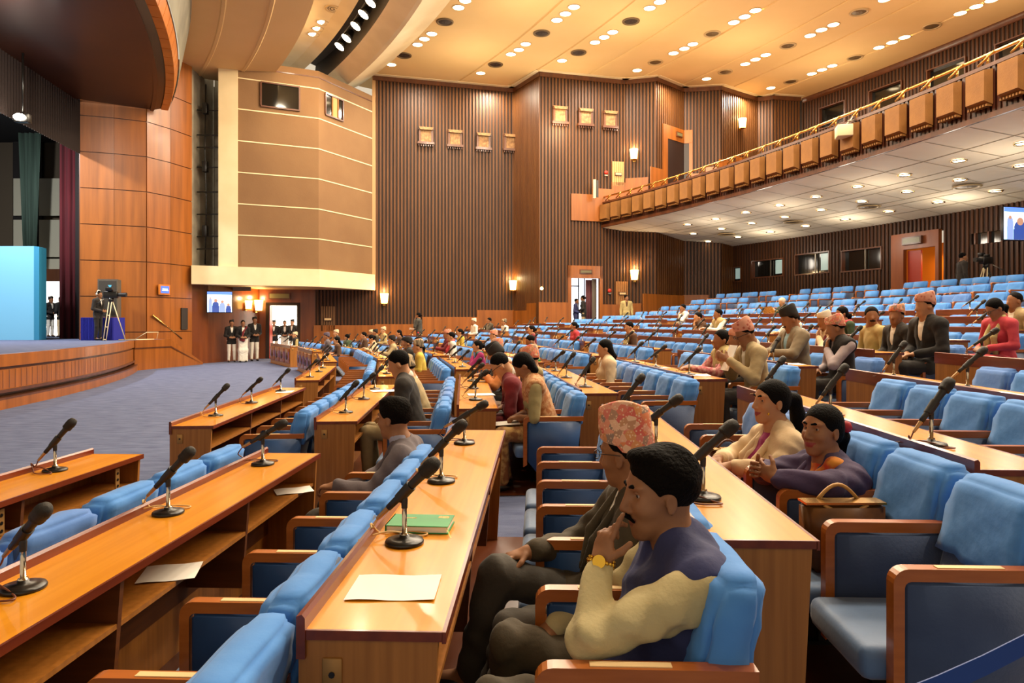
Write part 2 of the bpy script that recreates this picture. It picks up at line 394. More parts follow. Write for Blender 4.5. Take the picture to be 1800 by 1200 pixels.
def arcpx(R, px):
    """angle on the arc of radius R seen at picture column px"""
    r = (px-900)/1200; a, b = 1+r*r, -2*CY-2*(-r)*(-CX) if False else (2*r*(-CX)-2*CY)
    c = CX*CX+CY*CY-R*R; Y = (-b+sqrt(b*b-4*a*c))/(2*a); return phiy(R, Y)
RB, RU = 64.0, 68.2
wins = [(1262, 1303, 3.70, 4.35), (1324, 1377, 3.80, 4.55), (1400, 1458, 3.78, 4.62), (1482, 1550, 3.75, 4.55)]
WOP = [(arcpx(RB, b), arcpx(RB, a), z0, z1) for a, b, z0, z1 in wins]
DB = (arcpx(RB, 1652), arcpx(RB, 1568), 2.05, 4.95); DIN = (arcpx(RB, 1646), arcpx(RB, 1590), 2.05, 4.35)
SM = (arcpx(RB, 1764), arcpx(RB, 1716), 4.25, 4.62)
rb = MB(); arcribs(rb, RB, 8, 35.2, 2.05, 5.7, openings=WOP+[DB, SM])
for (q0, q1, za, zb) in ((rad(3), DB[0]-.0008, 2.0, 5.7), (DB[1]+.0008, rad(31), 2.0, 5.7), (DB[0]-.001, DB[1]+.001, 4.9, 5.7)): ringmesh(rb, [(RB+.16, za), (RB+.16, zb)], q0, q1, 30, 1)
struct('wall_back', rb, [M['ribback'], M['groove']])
uw = [(1442, 1485), (1530, 1585), (1632, 1697), (1752, 1830)]
UOP = [(arcpx(RU, b), arcpx(RU, a), 11.35, 12.35) for a, b in uw]
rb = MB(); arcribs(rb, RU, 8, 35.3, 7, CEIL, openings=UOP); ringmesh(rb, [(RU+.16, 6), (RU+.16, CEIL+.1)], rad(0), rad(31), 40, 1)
cn2 = MB(); ringmesh(cn2, [(RU-.01, CEIL-.25), (RU-.1, CEIL-.25), (RU-.1, CEIL)], phiy(RU, 6), phiy(RU, 35.2), 40)
struct('wall_gallery', rb, [M['ribback'], M['groove']]); struct('trim_3', cn2, M['walldark'])
glass = mat('dark_glass', '#0C0E0C', 0.08, spec=0.8); glassl = mat('booth_glow', '#8CA09A', 0.3, emit='#9FB8B0', es=0.35)
wn = 1
def arcbox(mb, R0, R1, p0, p1, z0, z1, mi=0, n=4):
    ringmesh(mb, [(R0, z0), (R1, z0), (R1, z1), (R0, z1)], p0, p1, n, mi, closed=True, smooth=False)
for (R, ops) in ((RB, WOP), (RU, UOP)):
    for (a0, a1, z0, z1) in ops:
        m = MB(); arcbox(m, R+.12, R+.14, a0, a1, z0, z1, 0); t = .05/R
        for (q0, q1, y0, y1) in ((a0-t, a0, z0-.05, z1+.05), (a1, a1+t, z0-.05, z1+.05), (a0, a1, z0-.05, z0), (a0, a1, z1, z1+.05)):
            arcbox(m, R-.08, R+.15, q0, q1, y0, y1, 1)
        if R == RB:
            am = a0+(a1-a0)*.42
            arcbox(m, R+.02, R+.06, am, am+t*.8, z0, z1, 3)
            if z0 != 3.75: arcbox(m, R+.09, R+.10, a0+(a1-a0)*.04, a0+(a1-a0)*(.30), z0+.1, z1-.03, 2)
        struct('window_%d' % wn, m, [glass, M['walldark'], glassl, M['steel']]); wn += 1
m = MB(); arcbox(m, RB+.05, RB+.1, SM[0], SM[1], SM[2], SM[3], 0)
for i in range(3): aa = SM[0]+(SM[1]-SM[0])*i/2; arcbox(m, RB-.07, RB+.05, aa-.0004, aa+.0004, SM[2], SM[3], 1)
struct('window_%d' % wn, m, [glass, M['walldark']])
# door at the back, framed in orange wood, red padded leaf open in it
m = MB(); arcbox(m, RB-.06, RB+.1, DB[0], DIN[0], 2.05, 4.95, 0); arcbox(m, RB-.06, RB+.1, DIN[1], DB[1], 2.05, 4.95, 0); arcbox(m, RB-.06, RB+.1, DIN[0], DIN[1], 4.35, 4.95, 0)
arcbox(m, RB+1.2, RB+1.25, DIN[0]-.02, DIN[1]+.02, 2.0, 4.6, 1)
struct('door_1', m, [mat('door_surround', '#8E4A1A', .4, col2='#7C3C12', scale=(4, 4, .5)), mat('lobby_wood_glow', '#D47A20', 0.4, emit='#D46A14', es=0.25)])  # lobby board glows by itself, the lit lobby is put into its material
m = MB(); am = DIN[0]+(DIN[1]-DIN[0])*.5; arcbox(m, RB+.12, RB+.2, am+.0012, DIN[1]-.0005, 2.1, 4.3, 0)
dl = m.build('door_leaf', M['redbright']); dl['kind'] = 'structure'
area('lobby_lamp', pol(RB+.8, (DIN[0]+DIN[1])/2-.006, 4.2), 22, .3, (1, .6, .3))

# ================================================================== ceilings (swept round the hall centre)
c = MB()
prof = [(48.0, CEIL)]
for R in (51.6, 54.0, 56.4, 58.8, 61.2, 63.6, 66.0): prof += [(R, CEIL), (R+.02, CEIL+.05), (R+.10, CEIL+.05), (R+.12, CEIL)]
prof += [(70, CEIL)]
ringmesh(c, prof, rad(-14), rad(37), 60, 0, smooth=False)
# second bulkhead with the lighting slot
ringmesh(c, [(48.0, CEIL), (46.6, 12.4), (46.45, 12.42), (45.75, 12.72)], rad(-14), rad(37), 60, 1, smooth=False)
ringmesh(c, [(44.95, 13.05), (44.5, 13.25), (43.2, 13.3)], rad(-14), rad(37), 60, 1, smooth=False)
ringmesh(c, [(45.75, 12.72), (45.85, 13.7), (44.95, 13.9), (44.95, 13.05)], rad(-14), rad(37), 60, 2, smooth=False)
# first bulkhead
ringmesh(c, [(43.2, 13.3), (43.15, 11.95), (42.0, 11.82), (41.96, 11.78), (41.86, 11.78), (41.82, 11.80), (40.6, 11.76), (40.56, 11.72), (40.46, 11.72), (40.42, 11.75), (39.6, 11.75)], rad(-14), rad(35.8), 60, 3, smooth=False)
# grey reflector above the canopy edge
ringmesh(c, [(39.6, 11.75), (39.25, 9.9)], rad(-14), rad(33.0), 40, 4, smooth=False)
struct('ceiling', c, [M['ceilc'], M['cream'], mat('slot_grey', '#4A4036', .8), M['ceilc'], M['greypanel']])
# canopy over the stage: edge fascia of orange boards, dark underside
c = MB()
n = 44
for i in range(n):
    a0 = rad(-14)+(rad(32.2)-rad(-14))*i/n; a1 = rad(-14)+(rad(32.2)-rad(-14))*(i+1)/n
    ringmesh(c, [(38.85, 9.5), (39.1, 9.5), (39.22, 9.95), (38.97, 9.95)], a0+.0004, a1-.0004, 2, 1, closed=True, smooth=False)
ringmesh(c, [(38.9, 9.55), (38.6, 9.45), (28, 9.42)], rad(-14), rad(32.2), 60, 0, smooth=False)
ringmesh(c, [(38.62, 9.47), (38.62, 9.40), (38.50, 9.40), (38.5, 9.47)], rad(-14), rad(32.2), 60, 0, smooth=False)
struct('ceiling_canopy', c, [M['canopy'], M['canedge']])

# ================================================================== stage
s = MB()
SA, SB = rad(-10), phiy(37.9, 23.3)
def RST(a): return 36.9+ (a-rad(10))/(SB-rad(10))*1.05 if a > rad(10) else 36.9
def stagering(mb, prof, mi, n=50):
    vs = []; m_ = len(prof)
    for j in range(n+1):
        a = SA+(SB-SA)*j/n; r = RST(a); vs += [pol(r+dr, a, z) for dr, z in prof]
    mb.add(vs, [(j*m_+i, j*m_+i+1, (j+1)*m_+i+1, (j+1)*m_+i) for j in range(n) for i in range(m_-1)], mi)
stagering(s, [(-.15, 1.04), (0, 1.04), (0, .80)], 0); stagering(s, [(0, .80), (-.06, .80), (-.06, .74)], 2)
stagering(s, [(-.06, .74), (-.03, .74), (-.03, .36)], 0); stagering(s, [(-.03, .36), (.02, .36), (.02, .30), (-.14, .30), (-.14, .22), (.1, .22), (.1, .18)], 2); stagering(s, [(.1, .18), (.1, 0)], 0)
# board joints on the fascia
for j in range(120):
    a = SA+(SB-SA)*j/120
    r = RST(a); ringmesh(s, [(r-.028, .37), (r-.028, .73)], a, a+.0006, 1, 2, smooth=False)
# return towards the side wall and the stair stringer
EP = pol(RST(SB), SB)
pts = [(EP.x, EP.y), (-12.52, 25.0)]
slab(s, pts[0], pts[1], .78, 1.04, -.1, .03, 0); slab(s, pts[0], pts[1], 0, .78, -.1, 0, 0); slab(s, pts[0], pts[1], .74, .78, 0, .02, 2)
v0 = Vector((-12.52, 25.0, 0)); v1 = Vector((-12.2, 26.95, 0)); d = (v1-v0).normalized(); nn = Vector((d.y, -d.x, 0))
P = [(v0, .0), (v1, 0.0), (v1, .07), (v0, 1.04)]
vs = [tuple(p+Vector((0, 0, z))) for p, z in P]+[tuple(p-nn*.12+Vector((0, 0, z))) for p, z in P]
s.add(vs, [(0, 1, 2, 3), (7, 6, 5, 4), (0, 4, 5, 1), (1, 5, 6, 2), (2, 6, 7, 3), (3, 7, 4, 0)], 0)
P = [(v0, .74), (v1, -.1+.02), (v1, -.02), (v0, .80)]
vs = [tuple(p+nn*.02+Vector((0, 0, max(z, 0.005)))) for p, z in P]; s.add(vs, [(0, 1, 2, 3)], 2)
for i in range(6):   # steps behind the stringer
    a = v0+(v1-v0)*(i/6); b = v0+(v1-v0)*((i+1)/6); slab(s, (a.x-.1, a.y), (b.x-.1, b.y), 0, 1.04-.17*(i+1)+.02, -.9, -.02, 1)
struct('wall_stage_front', s, [M['wallwood'], M['carpet'], M['walldark']])
s = MB(); vs = []; n = 50
for j in range(n+1):
    a = SA+(SB-SA)*j/n; p = pol(RST(a)-.1, a, 1.038); vs += [p, Vector((-40, p.y, 1.038))]
s.add(vs, [(2*j, 2*j+1, 2*j+3, 2*j+2) for j in range(n)])
s.add([(EP.x, EP.y, 1.038), (-12.55, 25.0, 1.038), (-13.3, 25.1, 1.038), (-13.3, 34, 1.038), (-40, 34, 1.038), (-40, EP.y, 1.038)], [(0, 1, 2, 3, 4, 5)])
struct('floor_stage', s, M['carpet'])

# curved wood side wall of the stage opening, in board courses
s = MB()
SW = [(-15.3, 24.2), (-14.3, 24.55), (-13.4, 25.0), (-13.0, 25.9), (-12.7, 27.0)]
zs = [0, 1.3, 2.58, 3.86, 5.14, 6.42, 7.70, 8.98, 10.26, 11.8]
for i in range(len(SW)-1):
    for j in range(len(zs)-1): slab(s, SW[i], SW[i+1], zs[j]+.015, zs[j+1]-.015, 0, .05, 0)
    slab(s, SW[i], SW[i+1], 0, 11.8, -.2, .01, 1)
slab(s, (-15.25, 26), (-15.3, 24.2), 0, 9.5, 0, .05, 1)
struct('wall_proscenium', s, [M['wallwood'], M['walldark']])
# projecting box: cream band, pillar, brown facade with pale joints
s = MB()
BX = [(-11.05, 27.5), (-8.16, 28.8), (-6.53, 32.0)]
for i in range(2):
    slab(s, BX[i], BX[i+1], 3.8, 12.25, -.3, 0, 0, .0)
    for z in (5.17, 6.43, 7.70, 8.97, 10.25, 11.5): slab(s, BX[i], BX[i+1], z-.022, z+.022, 0, .012, 1, .0)
    slab(s, BX[i], BX[i+1], 11.95, 12.0, 0, .012, 2)
BD = [(-12.52, 26.7), (-11.0, 27.42), (-8.12, 28.7), (-6.46, 31.9)]
for i in range(3): slab(s, BD[i], BD[i+1], 3.15, 3.88, -.35, .05, 1, .02)
# underside of the band
s.add([(-12.5, 26.75, 3.16), (-11.0, 27.45, 3.16), (-8.12, 28.75, 3.16), (-6.5, 31.95, 3.16), (-9.1, 31.8, 3.16), (-11.6, 31.3, 3.16), (-12.4, 27.8, 3.16)], [tuple(range(7))], 3)
slab(s, (-11.72, 27.25), (-11.03, 27.47), 3.88, 12.1, -.4, .03, 1)
slab(s, (-11.8, 27.18), (-11.0, 27.44), 11.85, 12.35, -.4, .10, 1)
slab(s, (-12.75, 29.3), (-11.2, 29.3), 3.0, 12.2, 0, .05, 4); slab(s, (-12.8, 27.0), (-12.85, 29.3), 3.8, 12.2, -.05, .05, 4); slab(s, (-11.5, 29.3), (-11.45, 27.6), 3.8, 12.2, -.05, .05, 4)
struct('wall_box', s, [M['brown'], M['cream'], M['walldark'], mat('box_underside', '#C9A56A', 0.6), mat('bay_grey', '#A49C88', 0.8, col2='#888070', scale=(1.5, 1.5, 1.5))])
s = MB(); slab(s, (-6.56, 32.0), (-6.4, 32.05), 3.15, 13.2, 0, .06, 0); struct('trim_4', s, mat('pale_bead', '#B08858', 0.5))
# windows in the box facade
for q, (seg, x0, x1, z0, z1) in enumerate((((BX[0], BX[1]), 460, 525, 10.5, 11.42), ((BX[1], BX[2]), 572, 601, 10.55, 11.4))):
    a = onwall(seg[0], seg[1], x0)[0]; b = onwall(seg[0], seg[1], x1)[0]; m = MB()
    slab(m, a, b, z0, z1, .0, .02, 0); slab(m, a, b, z0-.06, z0, 0, .07, 1, .04); slab(m, a, b, z1, z1+.06, 0, .07, 1, .04)
    for p, r_ in ((a, .0), (b, 1.0)):
        d = Vector((b[0]-a[0], b[1]-a[1], 0)).normalized()*.06; p2 = (p[0]-d.x, p[1]-d.y) if r_ == 0 else p; p3 = (p2[0]+d.x, p2[1]+d.y); slab(m, p2, p3, z0, z1, 0, .07, 1)
    if q == 1:
        for t in (.35, .7): p2 = lerp2(a, b, t); p3 = lerp2(a, b, t+.06); slab(m, p2, p3, z0, z1, 0, .05, 2)
        slab(m, lerp2(a, b, .36), lerp2(a, b, .68), z0, z1, .02, .03, 3)
    struct('window_%d' % (20+q), m, [glass, M['walldark'], M['tan'], mat('lit_blind', '#C08A4A', 0.6)])
# stage opening: valance, curtains, back of stage
s = MB(); P0, P1 = Vector((-15.3, 24.3, 0)), Vector((-13.7, 14.0, 0)); n = 140; vs = []
dv = (P1-P0); nv = Vector((dv.y, -dv.x, 0)).normalized()
for i in range(n+1):
    p = P0+dv*(i/n)+nv*(.06*(i % 2)); vs += [(p.x, p.y, 7.62), (p.x, p.y, 9.5)]
s.add(vs, [(2*i, 2*i+2, 2*i+3, 2*i+1) for i in range(n)]); vo = s.build('stage_valance', mat('valance_cloth', '#20110A', 0.9)); tag(vo, 'dark brown pleated valance hanging across the top of the stage opening', 'valance')
def curtain(name, a, b, z0, z1, m_, label, w=.12, pl=.22, narrow=1.0):
    s = MB(); a = Vector((a[0], a[1], 0)); b = Vector((b[0], b[1], 0)); d = b-a; n = max(8, int(d.length/pl*6)); nn = Vector((d.y, -d.x, 0)).normalized(); vs = []
    for i in range(n+1):
        t = i/n; off = w*sin(t*d.length/pl*2*pi)*.5+.03*sin(t*37)
        mid = a+d*.5; p1 = a+d*t; p0 = mid+(p1-mid)*narrow
        vs += [(p0.x+nn.x*off*narrow, p0.y+nn.y*off*narrow, z0), (p1.x+nn.x*off, p1.y+nn.y*off, z1)]
    s.add(vs, [(2*i, 2*i+2, 2*i+3, 2*i+1) for i in range(n)], 0, True)
    o = s.build(name, m_); mod = o.modifiers.new('th', 'SOLIDIFY'); mod.thickness = .03; tag(o, label, 'curtain'); return o
curtain('stage_curtain', (-17.2, 26.0), (-16.35, 26.2), 1.04, 8.5, M['red'], 'deep red stage curtain hanging beside the black leg curtain')
curtain('leg_curtain', (-16.3, 25.6), (-15.3, 24.7), 1.04, 9.2, M['blackcloth'], 'black leg curtain between the red curtain and the wooden wall')
curtain('green_curtain', (-20.45, 28.3), (-19.55, 28.3), 4.3, 9.5, M['teal'], 'grey green gathered curtain hanging behind the pale blue backdrop', narrow=.55)
s = MB(); s.box(-34, -12.9, 30.0, 30.2, 0, 12, 1)
def bxp(mb, px0, px1, Y, z0, z1, mi, t=.05): mb.box((px0-900)/1200*Y, (px1-900)/1200*Y, Y-t, Y, z0, z1, mi)
bxp(s, 24, 75, 29.9, 1, 10.5, 0)
for (x0, x1) in ((25, 48), (70, 112)):
    for z in (1.1, 2.8, 4.5, 6.3): bxp(s, x0, x1, 29.8, z, z+1.62, 2)
struct('wall_stage_back', s, [M['dark'], mat('stage_dark_wall', '#4A3F30', 0.9), mat('stage_tile', '#A9A490', 0.8)])
s = MB(); s.box(-34, -15.2, 8, 32, 9.55, 9.6); s.box(-34, -33.9, 8, 32, 0, 10); struct('ceiling_stage', s, M['dark'])
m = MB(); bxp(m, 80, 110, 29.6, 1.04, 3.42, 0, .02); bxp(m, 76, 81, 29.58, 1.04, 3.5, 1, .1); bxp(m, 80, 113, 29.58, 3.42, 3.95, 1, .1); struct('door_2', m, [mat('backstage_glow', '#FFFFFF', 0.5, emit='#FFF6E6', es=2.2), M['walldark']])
# pale blue backdrop box on the stage
m = MB(); m.box(-22.5, -16.60, 23.7, 24.15, 1.04, 4.30, 0); m.add([(-16.60, 23.7, 1.04), (-16.43, 23.72, 1.04), (-16.47, 24.15, 1.04), (-16.60, 24.15, 1.04), (-16.60, 23.7, 4.3), (-16.43, 23.72, 4.28), (-16.47, 24.15, 4.26), (-16.60, 24.15, 4.3)], [(0, 1, 5, 4), (1, 2, 6, 5), (4, 5, 6, 7)], 1)
o = m.build('stage_backdrop', [M['blueflat'], mat('backdrop_side', '#2F7FA4', 0.35)]); tag(o, 'large pale blue backdrop panel standing on the stage', 'backdrop panel')

# ================================================================== doors in the far walls
m = MB(); a, b = at23(LDOOR[0]), at23(LDOOR[1])
e = .09
for (p, q, z0, z1) in ((at23(LDOOR[0]-.14), a, 0, 2.5), (b, at23(LDOOR[1]+.14), 0, 2.5), (at23(LDOOR[0]-.14), at23(LDOOR[1]+.14), 2.42, 2.56)): slab(m, p, q, z0, z1, -.15, .04, 0)
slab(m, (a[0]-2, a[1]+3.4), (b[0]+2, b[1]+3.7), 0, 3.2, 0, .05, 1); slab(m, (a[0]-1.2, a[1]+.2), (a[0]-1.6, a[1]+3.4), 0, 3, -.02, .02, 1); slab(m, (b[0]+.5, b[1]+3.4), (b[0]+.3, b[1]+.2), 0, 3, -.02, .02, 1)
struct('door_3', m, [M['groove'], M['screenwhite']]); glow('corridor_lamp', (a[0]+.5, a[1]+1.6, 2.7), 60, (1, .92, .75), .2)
m = MB(); slab(m, a, (a[0]-.14, a[1]+.75), 0, 2.42, -.03, .03, 0); dl = m.build('door_leaf', M['redbright']); dl['kind'] = 'structure'
# sign boxes above the doors
def wallsign(px, seg, z, w_, h, label, face='#6E6A48'):
    p = onwall(seg[0], seg[1], px)[0]; d = Vector((seg[1][0]-seg[0][0], seg[1][1]-seg[0][1], 0)).normalized()
    r = math.atan2(d.y, d.x); o = empty('door_sign', (p[0], p[1], z), r, label, 'sign', 'door signs')
    m = MB(); m.box(-w_/2, w_/2, -.16, -.06, -h/2, h/2); m.build('housing', M['walldark'], o)
    m = MB(); m.box(-w_/2+.05, w_/2-.05, -.175, -.16, -h/2+.05, h/2-.05); m.build('face_plate', mat('sign_face'+face, face, 0.35), o)
    return o
wallsign(492, (LW[2], LW[3]), 2.85, .95, .30, 'dim rectangular sign above the open doorway under the projecting box')
wallsign(1028, (W[2], W[3]), 4.02, .62, .2, 'dim rectangular sign above the doorway beside the stepped dado')
# lower far door with daylight
m = MB(); seg = (W[2], W[3]); A = onwall(*seg, 1003)[0]; B = onwall(*seg, 1053)[0]
def sg(px): return onwall(*seg, px)[0]
slab(m, sg(997), sg(1003), 1.1, 4.3, -.1, .12, 0); slab(m, sg(1053), sg(1058), 1.1, 4.3, -.1, .12, 0); slab(m, sg(997), sg(1058), 3.72, 4.3, -.1, .12, 0)
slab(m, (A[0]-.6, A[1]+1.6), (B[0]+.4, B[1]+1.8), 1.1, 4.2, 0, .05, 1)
for px in (1002, 1020, 1031): q = sg(px); slab(m, (q[0], q[1]+1.2), (q[0]+.05, q[1]+1.2), 1.1, 4.1, 0, .05, 2)
q = sg(1002); q2 = sg(1022); slab(m, (q[0], q[1]+1.2), (q2[0], q2[1]+1.2), 3.38, 3.44, 0, .05, 2)
slab(m, sg(1045), sg(1053), 1.1, 3.72, -.35, -.3, 3)
struct('door_4', m, [M['wallwood'], M['daylight'], M['black'], M['steel']])
curtain('doorway_curtain', (sg(1032)[0], sg(1032)[1]+.5), (sg(1045)[0], sg(1045)[1]+.5), 1.15, 3.68, mat('wine_curtain', '#6A3A40', 0.85), 'wine red curtain hanging inside the daylit far doorway', w=.08, pl=.12)
# upper gallery door
seg = (W[5], W[6]); m = MB()
slab(m, sg(1163), sg(1171), 7.4, 11.1, -.1, .12, 0) if False else None
def sg5(px): return onwall(W[5], W[6], px)[0]
def sg4(px): return onwall(W[4], W[5], px)[0]
slab(m, sg4(1163), sg4(1171), 7.4, 11.1, -.1, .1, 0)
slab(m, sg4(1171), W[5], 10.45, 11.1, -.1, .1, 0); slab(m, W[5], sg5(1217), 10.45, 11.1, -.1, .1, 0); slab(m, sg5(1211), sg5(1217), 7.4, 10.5, -.1, .1, 0)
slab(m, sg4(1171), W[5], 7.4, 10.45, -.3, .07, 1); slab(m, W[5], sg5(1211), 7.4, 10.45, -.3, .07, 1)
struct('door_5', m, [M['wallwood'], mat('gallery_door', '#23130E', 0.4)])
wallsign(1190, (W[4], W[5]), 10.78, .5, .24, 'dim rectangular sign above the gallery door')
ps = Vector((0, 0, 0)); p_ = pol(RB-.1, arcpx(RB, 1608), 4.65)
o = empty('door_sign', p_, blockrot(Vector((-sin(arcpx(RB, 1608)), cos(arcpx(RB, 1608)), 0)))+pi/2, 'dim rectangular sign above the orange lit back door', 'sign', 'door signs')
m = MB(); m.box(-.4, .4, -.03, .08, -.14, .14); m.build('housing', M['walldark'], o); m = MB(); m.box(-.35, .35, .08, .09, -.09, .09); m.build('face_plate', mat('sign_face#6E6A48', '#6E6A48', .35), o)

# ================================================================== balcony
b = MB(); RF = 57.3; p0, p1 = rad(-12), phiy(RF, 32.35)
ringmesh(b, [(RF+.05, 6.15), (RF, 6.15), (RF, 7.30), (RF+.3, 7.30), (RF+.3, 6.6)], p0, p1, 90, 0, smooth=False)
n = int((p1-p0)*RF/.13)
for i in range(n):
    a = p0+(p1-p0)*i/n; ringmesh(b, [(RF, 6.22), (RF-.045, 6.22), (RF-.045, 7.26), (RF, 7.26)], a, a+.075/RF, 1, 0, smooth=False)
ringmesh(b, [(RF-.06, 6.12), (RF-.06, 6.24), (RF, 6.24), (RF, 6.12)], p0, p1, 90, 1, closed=True, smooth=False)
ringmesh(b, [(RF-.06, 7.24), (RF-.06, 7.32), (RF+.3, 7.32), (RF+.3, 7.24)], p0, p1, 90, 1, closed=True, smooth=False)
ringmesh(b, [(RF+.3, 6.7), (60, 7.0), (64, 8.2), (68.2, 9.6)], p0, rad(34), 60, 1, smooth=False)
bo = struct('balcony', b, [mat('fascia_rib', '#3E1A0E', 0.35, coat=.2), M['walldark']])
# soffit of tiles, sloping down to the back wall
b = MB(); ringmesh(b, [(RF+.02, 6.12), (RB+.1, 5.42)], p0, rad(35), 90, 0, smooth=False)
zsf = lambda R: 6.12-(R-RF)*.7/(RB-RF)
for R in (58.6, 59.75, 60.2, 61.4, 61.85, 62.9): ringmesh(b, [(R, zsf(R)-.004), (R+.03, zsf(R+.03)-.004)], p0, rad(35), 90, 1, smooth=False)
for i in range(70):
    a = p0+(rad(33)-p0)*i/70
    for (r0, r1) in ((RF+.1, 59.75), (60.2, 61.4), (61.85, 63.8)):
        if (i+int(r0)) % 2: ringmesh(b, [(r0, zsf(r0)-.004), (r1, zsf(r1)-.004)], a, a+.0004, 1, 1, smooth=False)
struct('ceiling_soffit', b, [M['soffit'], mat('tile_joint', '#8E7B5E', .8)])
# tan acoustic boxes along the fascia
for i in range(24):
    a = rad(28.6-.815*i); o, t_ = pol(RF-.05, a, 0), Vector((-sin(a), cos(a), 0))
    root = empty('acoustic_box', pol(RF, a, 6.32), blockrot(t_), 'tan trapezoid sound box on the balcony front, %s from its far end' % ORD[i], 'sound box', 'tan boxes along the balcony front')
    m = MB(); hw = .27
    m.add([(-.06, -hw, .08), (-.26, -hw+.03, .16), (-.26, -hw+.03, .82), (-.06, -hw, .86), (-.06, hw, .08), (-.26, hw-.03, .16), (-.26, hw-.03, .82), (-.06, hw, .86)], [(0, 1, 2, 3), (7, 6, 5, 4), (0, 4, 5, 1), (1, 5, 6, 2), (2, 6, 7, 3)])
    m.build('box_shell', M['tan'], root)
    m = MB()
    for j in range(7): y = -hw+.04+j*(2*hw-.08)/6; m.box(-.2, -.06, y-.02, y+.02, .04, .09)
    m.build('bottom_teeth', M['tan'], root)
# handrail
m = MB(); ringmesh(m, [(RF-.0, 7.52), (RF+.05, 7.52), (RF+.05, 7.58), (RF, 7.58)], p0, p1, 90, 0, closed=True)
ro = m.build('balcony_rail', M['brass']); tag(ro, 'polished brass handrail running along the top of the balcony', 'handrail')
for i in range(24):
    a = p1-.010-i*.0142; q = pol(RF+.02, a); m = MB(); m.tube([(q.x, q.y, 7.3), (q.x, q.y, 7.54)], .03, 6)
    t_ = Vector((-sin(a), cos(a), 0)); m.tube([q+t_*.2+Vector((-.04, 0, 7.36)), q-t_*.2+Vector((-.04, 0, 7.56))], .028, 6)
    m.build('bracket', M['brass'], ro)
# floodlight box on the balcony
q = pol(RF-.35, arcpx(RF-.3, 1486), 6.95); o = empty('projector_box', q, rad(-15), 'small white boxy projector clamped to the balcony front', 'projector')
m = MB(); m.rbox(-.2, .2, -.22, .22, -.16, .16, .02); m.build('housing', M['cream'], o); m = MB(); m.tube([(.05, 0, .16), (.25, .1, .42)], .03); m.tube([(.1, 0, .3), (.32, .05, .3)], .02); m.build('clamp', M['steel'], o)
# ================================================================== wall fixtures
def wframe(px, py, seg, off=.08):
    p = onwall(seg[0], seg[1], px)[0]; z = CAMZ+(566-py)*p[1]/1200
    d = Vector((seg[1][0]-seg[0][0], seg[1][1]-seg[0][1], 0)).normalized(); nn = Vector((d.y, -d.x, 0))
    return Vector((p[0], p[1], z))+nn*off, math.atan2(d.y, d.x)
relief = mat('gilt_relief', '#9C7444', 0.6, col2='#724C26', scale=(9, 9, 9), bump=0.9, bscale=9)
def plaque(px, py, seg, label):
    p, r = wframe(px, py, seg, .06); o = empty('carved_plaque', p, r, label, 'wall plaque', 'carved plaques on the ribbed wall')
    m = MB(); h = .40
    for (x0, x1, z0, z1, t) in ((-.36, .36, h-.12, h, .14), (-.40, .40, -h, -h+.11, .16), (-.34, -.25, -h+.1, h-.1, .09), (.25, .34, -h+.1, h-.1, .09)): m.box(x0, x1, -t, .0, z0, z1)
    m.prism([(-.36, h), (.36, h), (.27, h-.13), (-.27, h-.13)], -.18, -.14, 1)
    m.build('frame', [M['walldark'], relief], o)
    m = MB(); n = 14
    vs = [(-.26+.52*i/n, -.06-.035*abs(sin(i*1.9)*cos(j*1.7))-.02*mnoise.noise(Vector((i*.6, j*.6, px))), -h+.1+(2*h-.22)*j/n) for j in range(n+1) for i in range(n+1)]
    m.add(vs, [(j*(n+1)+i, j*(n+1)+i+1, (j+1)*(n+1)+i+1, (j+1)*(n+1)+i) for j in range(n) for i in range(n)], 0, True); m.build('relief_panel', relief, o)
    m = MB()
    for i in range(7): x = -.33+i*.11; m.box(x-.025, x+.025, -.09, -.02, -h-.09, -h)
    m.build('dentils', M['walldark'], o)
for i, (x, y) in enumerate(((748, 240), (799, 245), (849, 250), (897, 252))): plaque(x, y, (W[0], W[1]), 'carved gilt plaque with dark frame, %s of the lower four beside the brown box' % ORD[i])
for i, (x, y) in enumerate(((983, 204), (1028, 208), (1071, 212))): plaque(x, y, (W[2], W[3]), 'carved gilt plaque with dark frame, %s of the upper three towards the gallery' % ORD[i])
def sconce(px, py, seg, label, s=1.0, power=28, off=.06):
    p, r = wframe(px, py, seg, off); o = empty('wall_sconce', p, r, label, 'wall lamp', 'glowing wall sconces')
    m = MB(); m.lathe([(.13*s, -.25*s), (.15*s, -.22*s), (.20*s, .22*s), (.18*s, .22*s), (.13*s, -.2*s)], (0, -.14, 0), 12); m.build('shade', M['sconceglow'], o)
    m = MB(); m.box(-.05, .05, -.14, .03, -.28*s, -.24*s); m.box(-.06, .06, -.02, .03, -.35*s, .1*s); m.lathe([(.14*s, -.27*s), (.14*s, -.25*s), (0.001, -.25*s)], (0, -.14, 0), 12); m.build('bracket', M['brass'], o)
    d = bpy.data.lights.new('sconce_bulb', 'POINT'); d.energy = power; d.color = (1, .68, .34); d.shadow_soft_size = .08
    l = bpy.data.objects.new('sconce_bulb', d); COL.objects.link(l); nn = Vector((sin(r), -cos(r), 0)); l.location = p+nn*.20+Vector((0, 0, .34*s))
sconce(430, 535, (LW[1], LW[2]), 'glowing wall sconce beside the hanging screen', .8, 14)
sconce(448, 536, (LW[1], LW[2]), 'bright glowing wall sconce between the screen and the open doorway', 1.0, 20)
sconce(675, 524, (W[0], W[1]), 'glowing sconce on the ribbed wall next to the projecting box')
sconce(908, 501, (W[1], W[2]), 'glowing sconce halfway along the lower ribbed wall')
sconce(1116, 483, (W[3], W[4]), 'glowing sconce beyond the daylit far doorway')
sconce(1115, 272, (W[3], W[4]), 'glowing sconce on the gallery wall before the gallery door')
sconce(1299, 218, (W[6], W[7]), 'glowing sconce on the gallery wall beyond the gallery door')
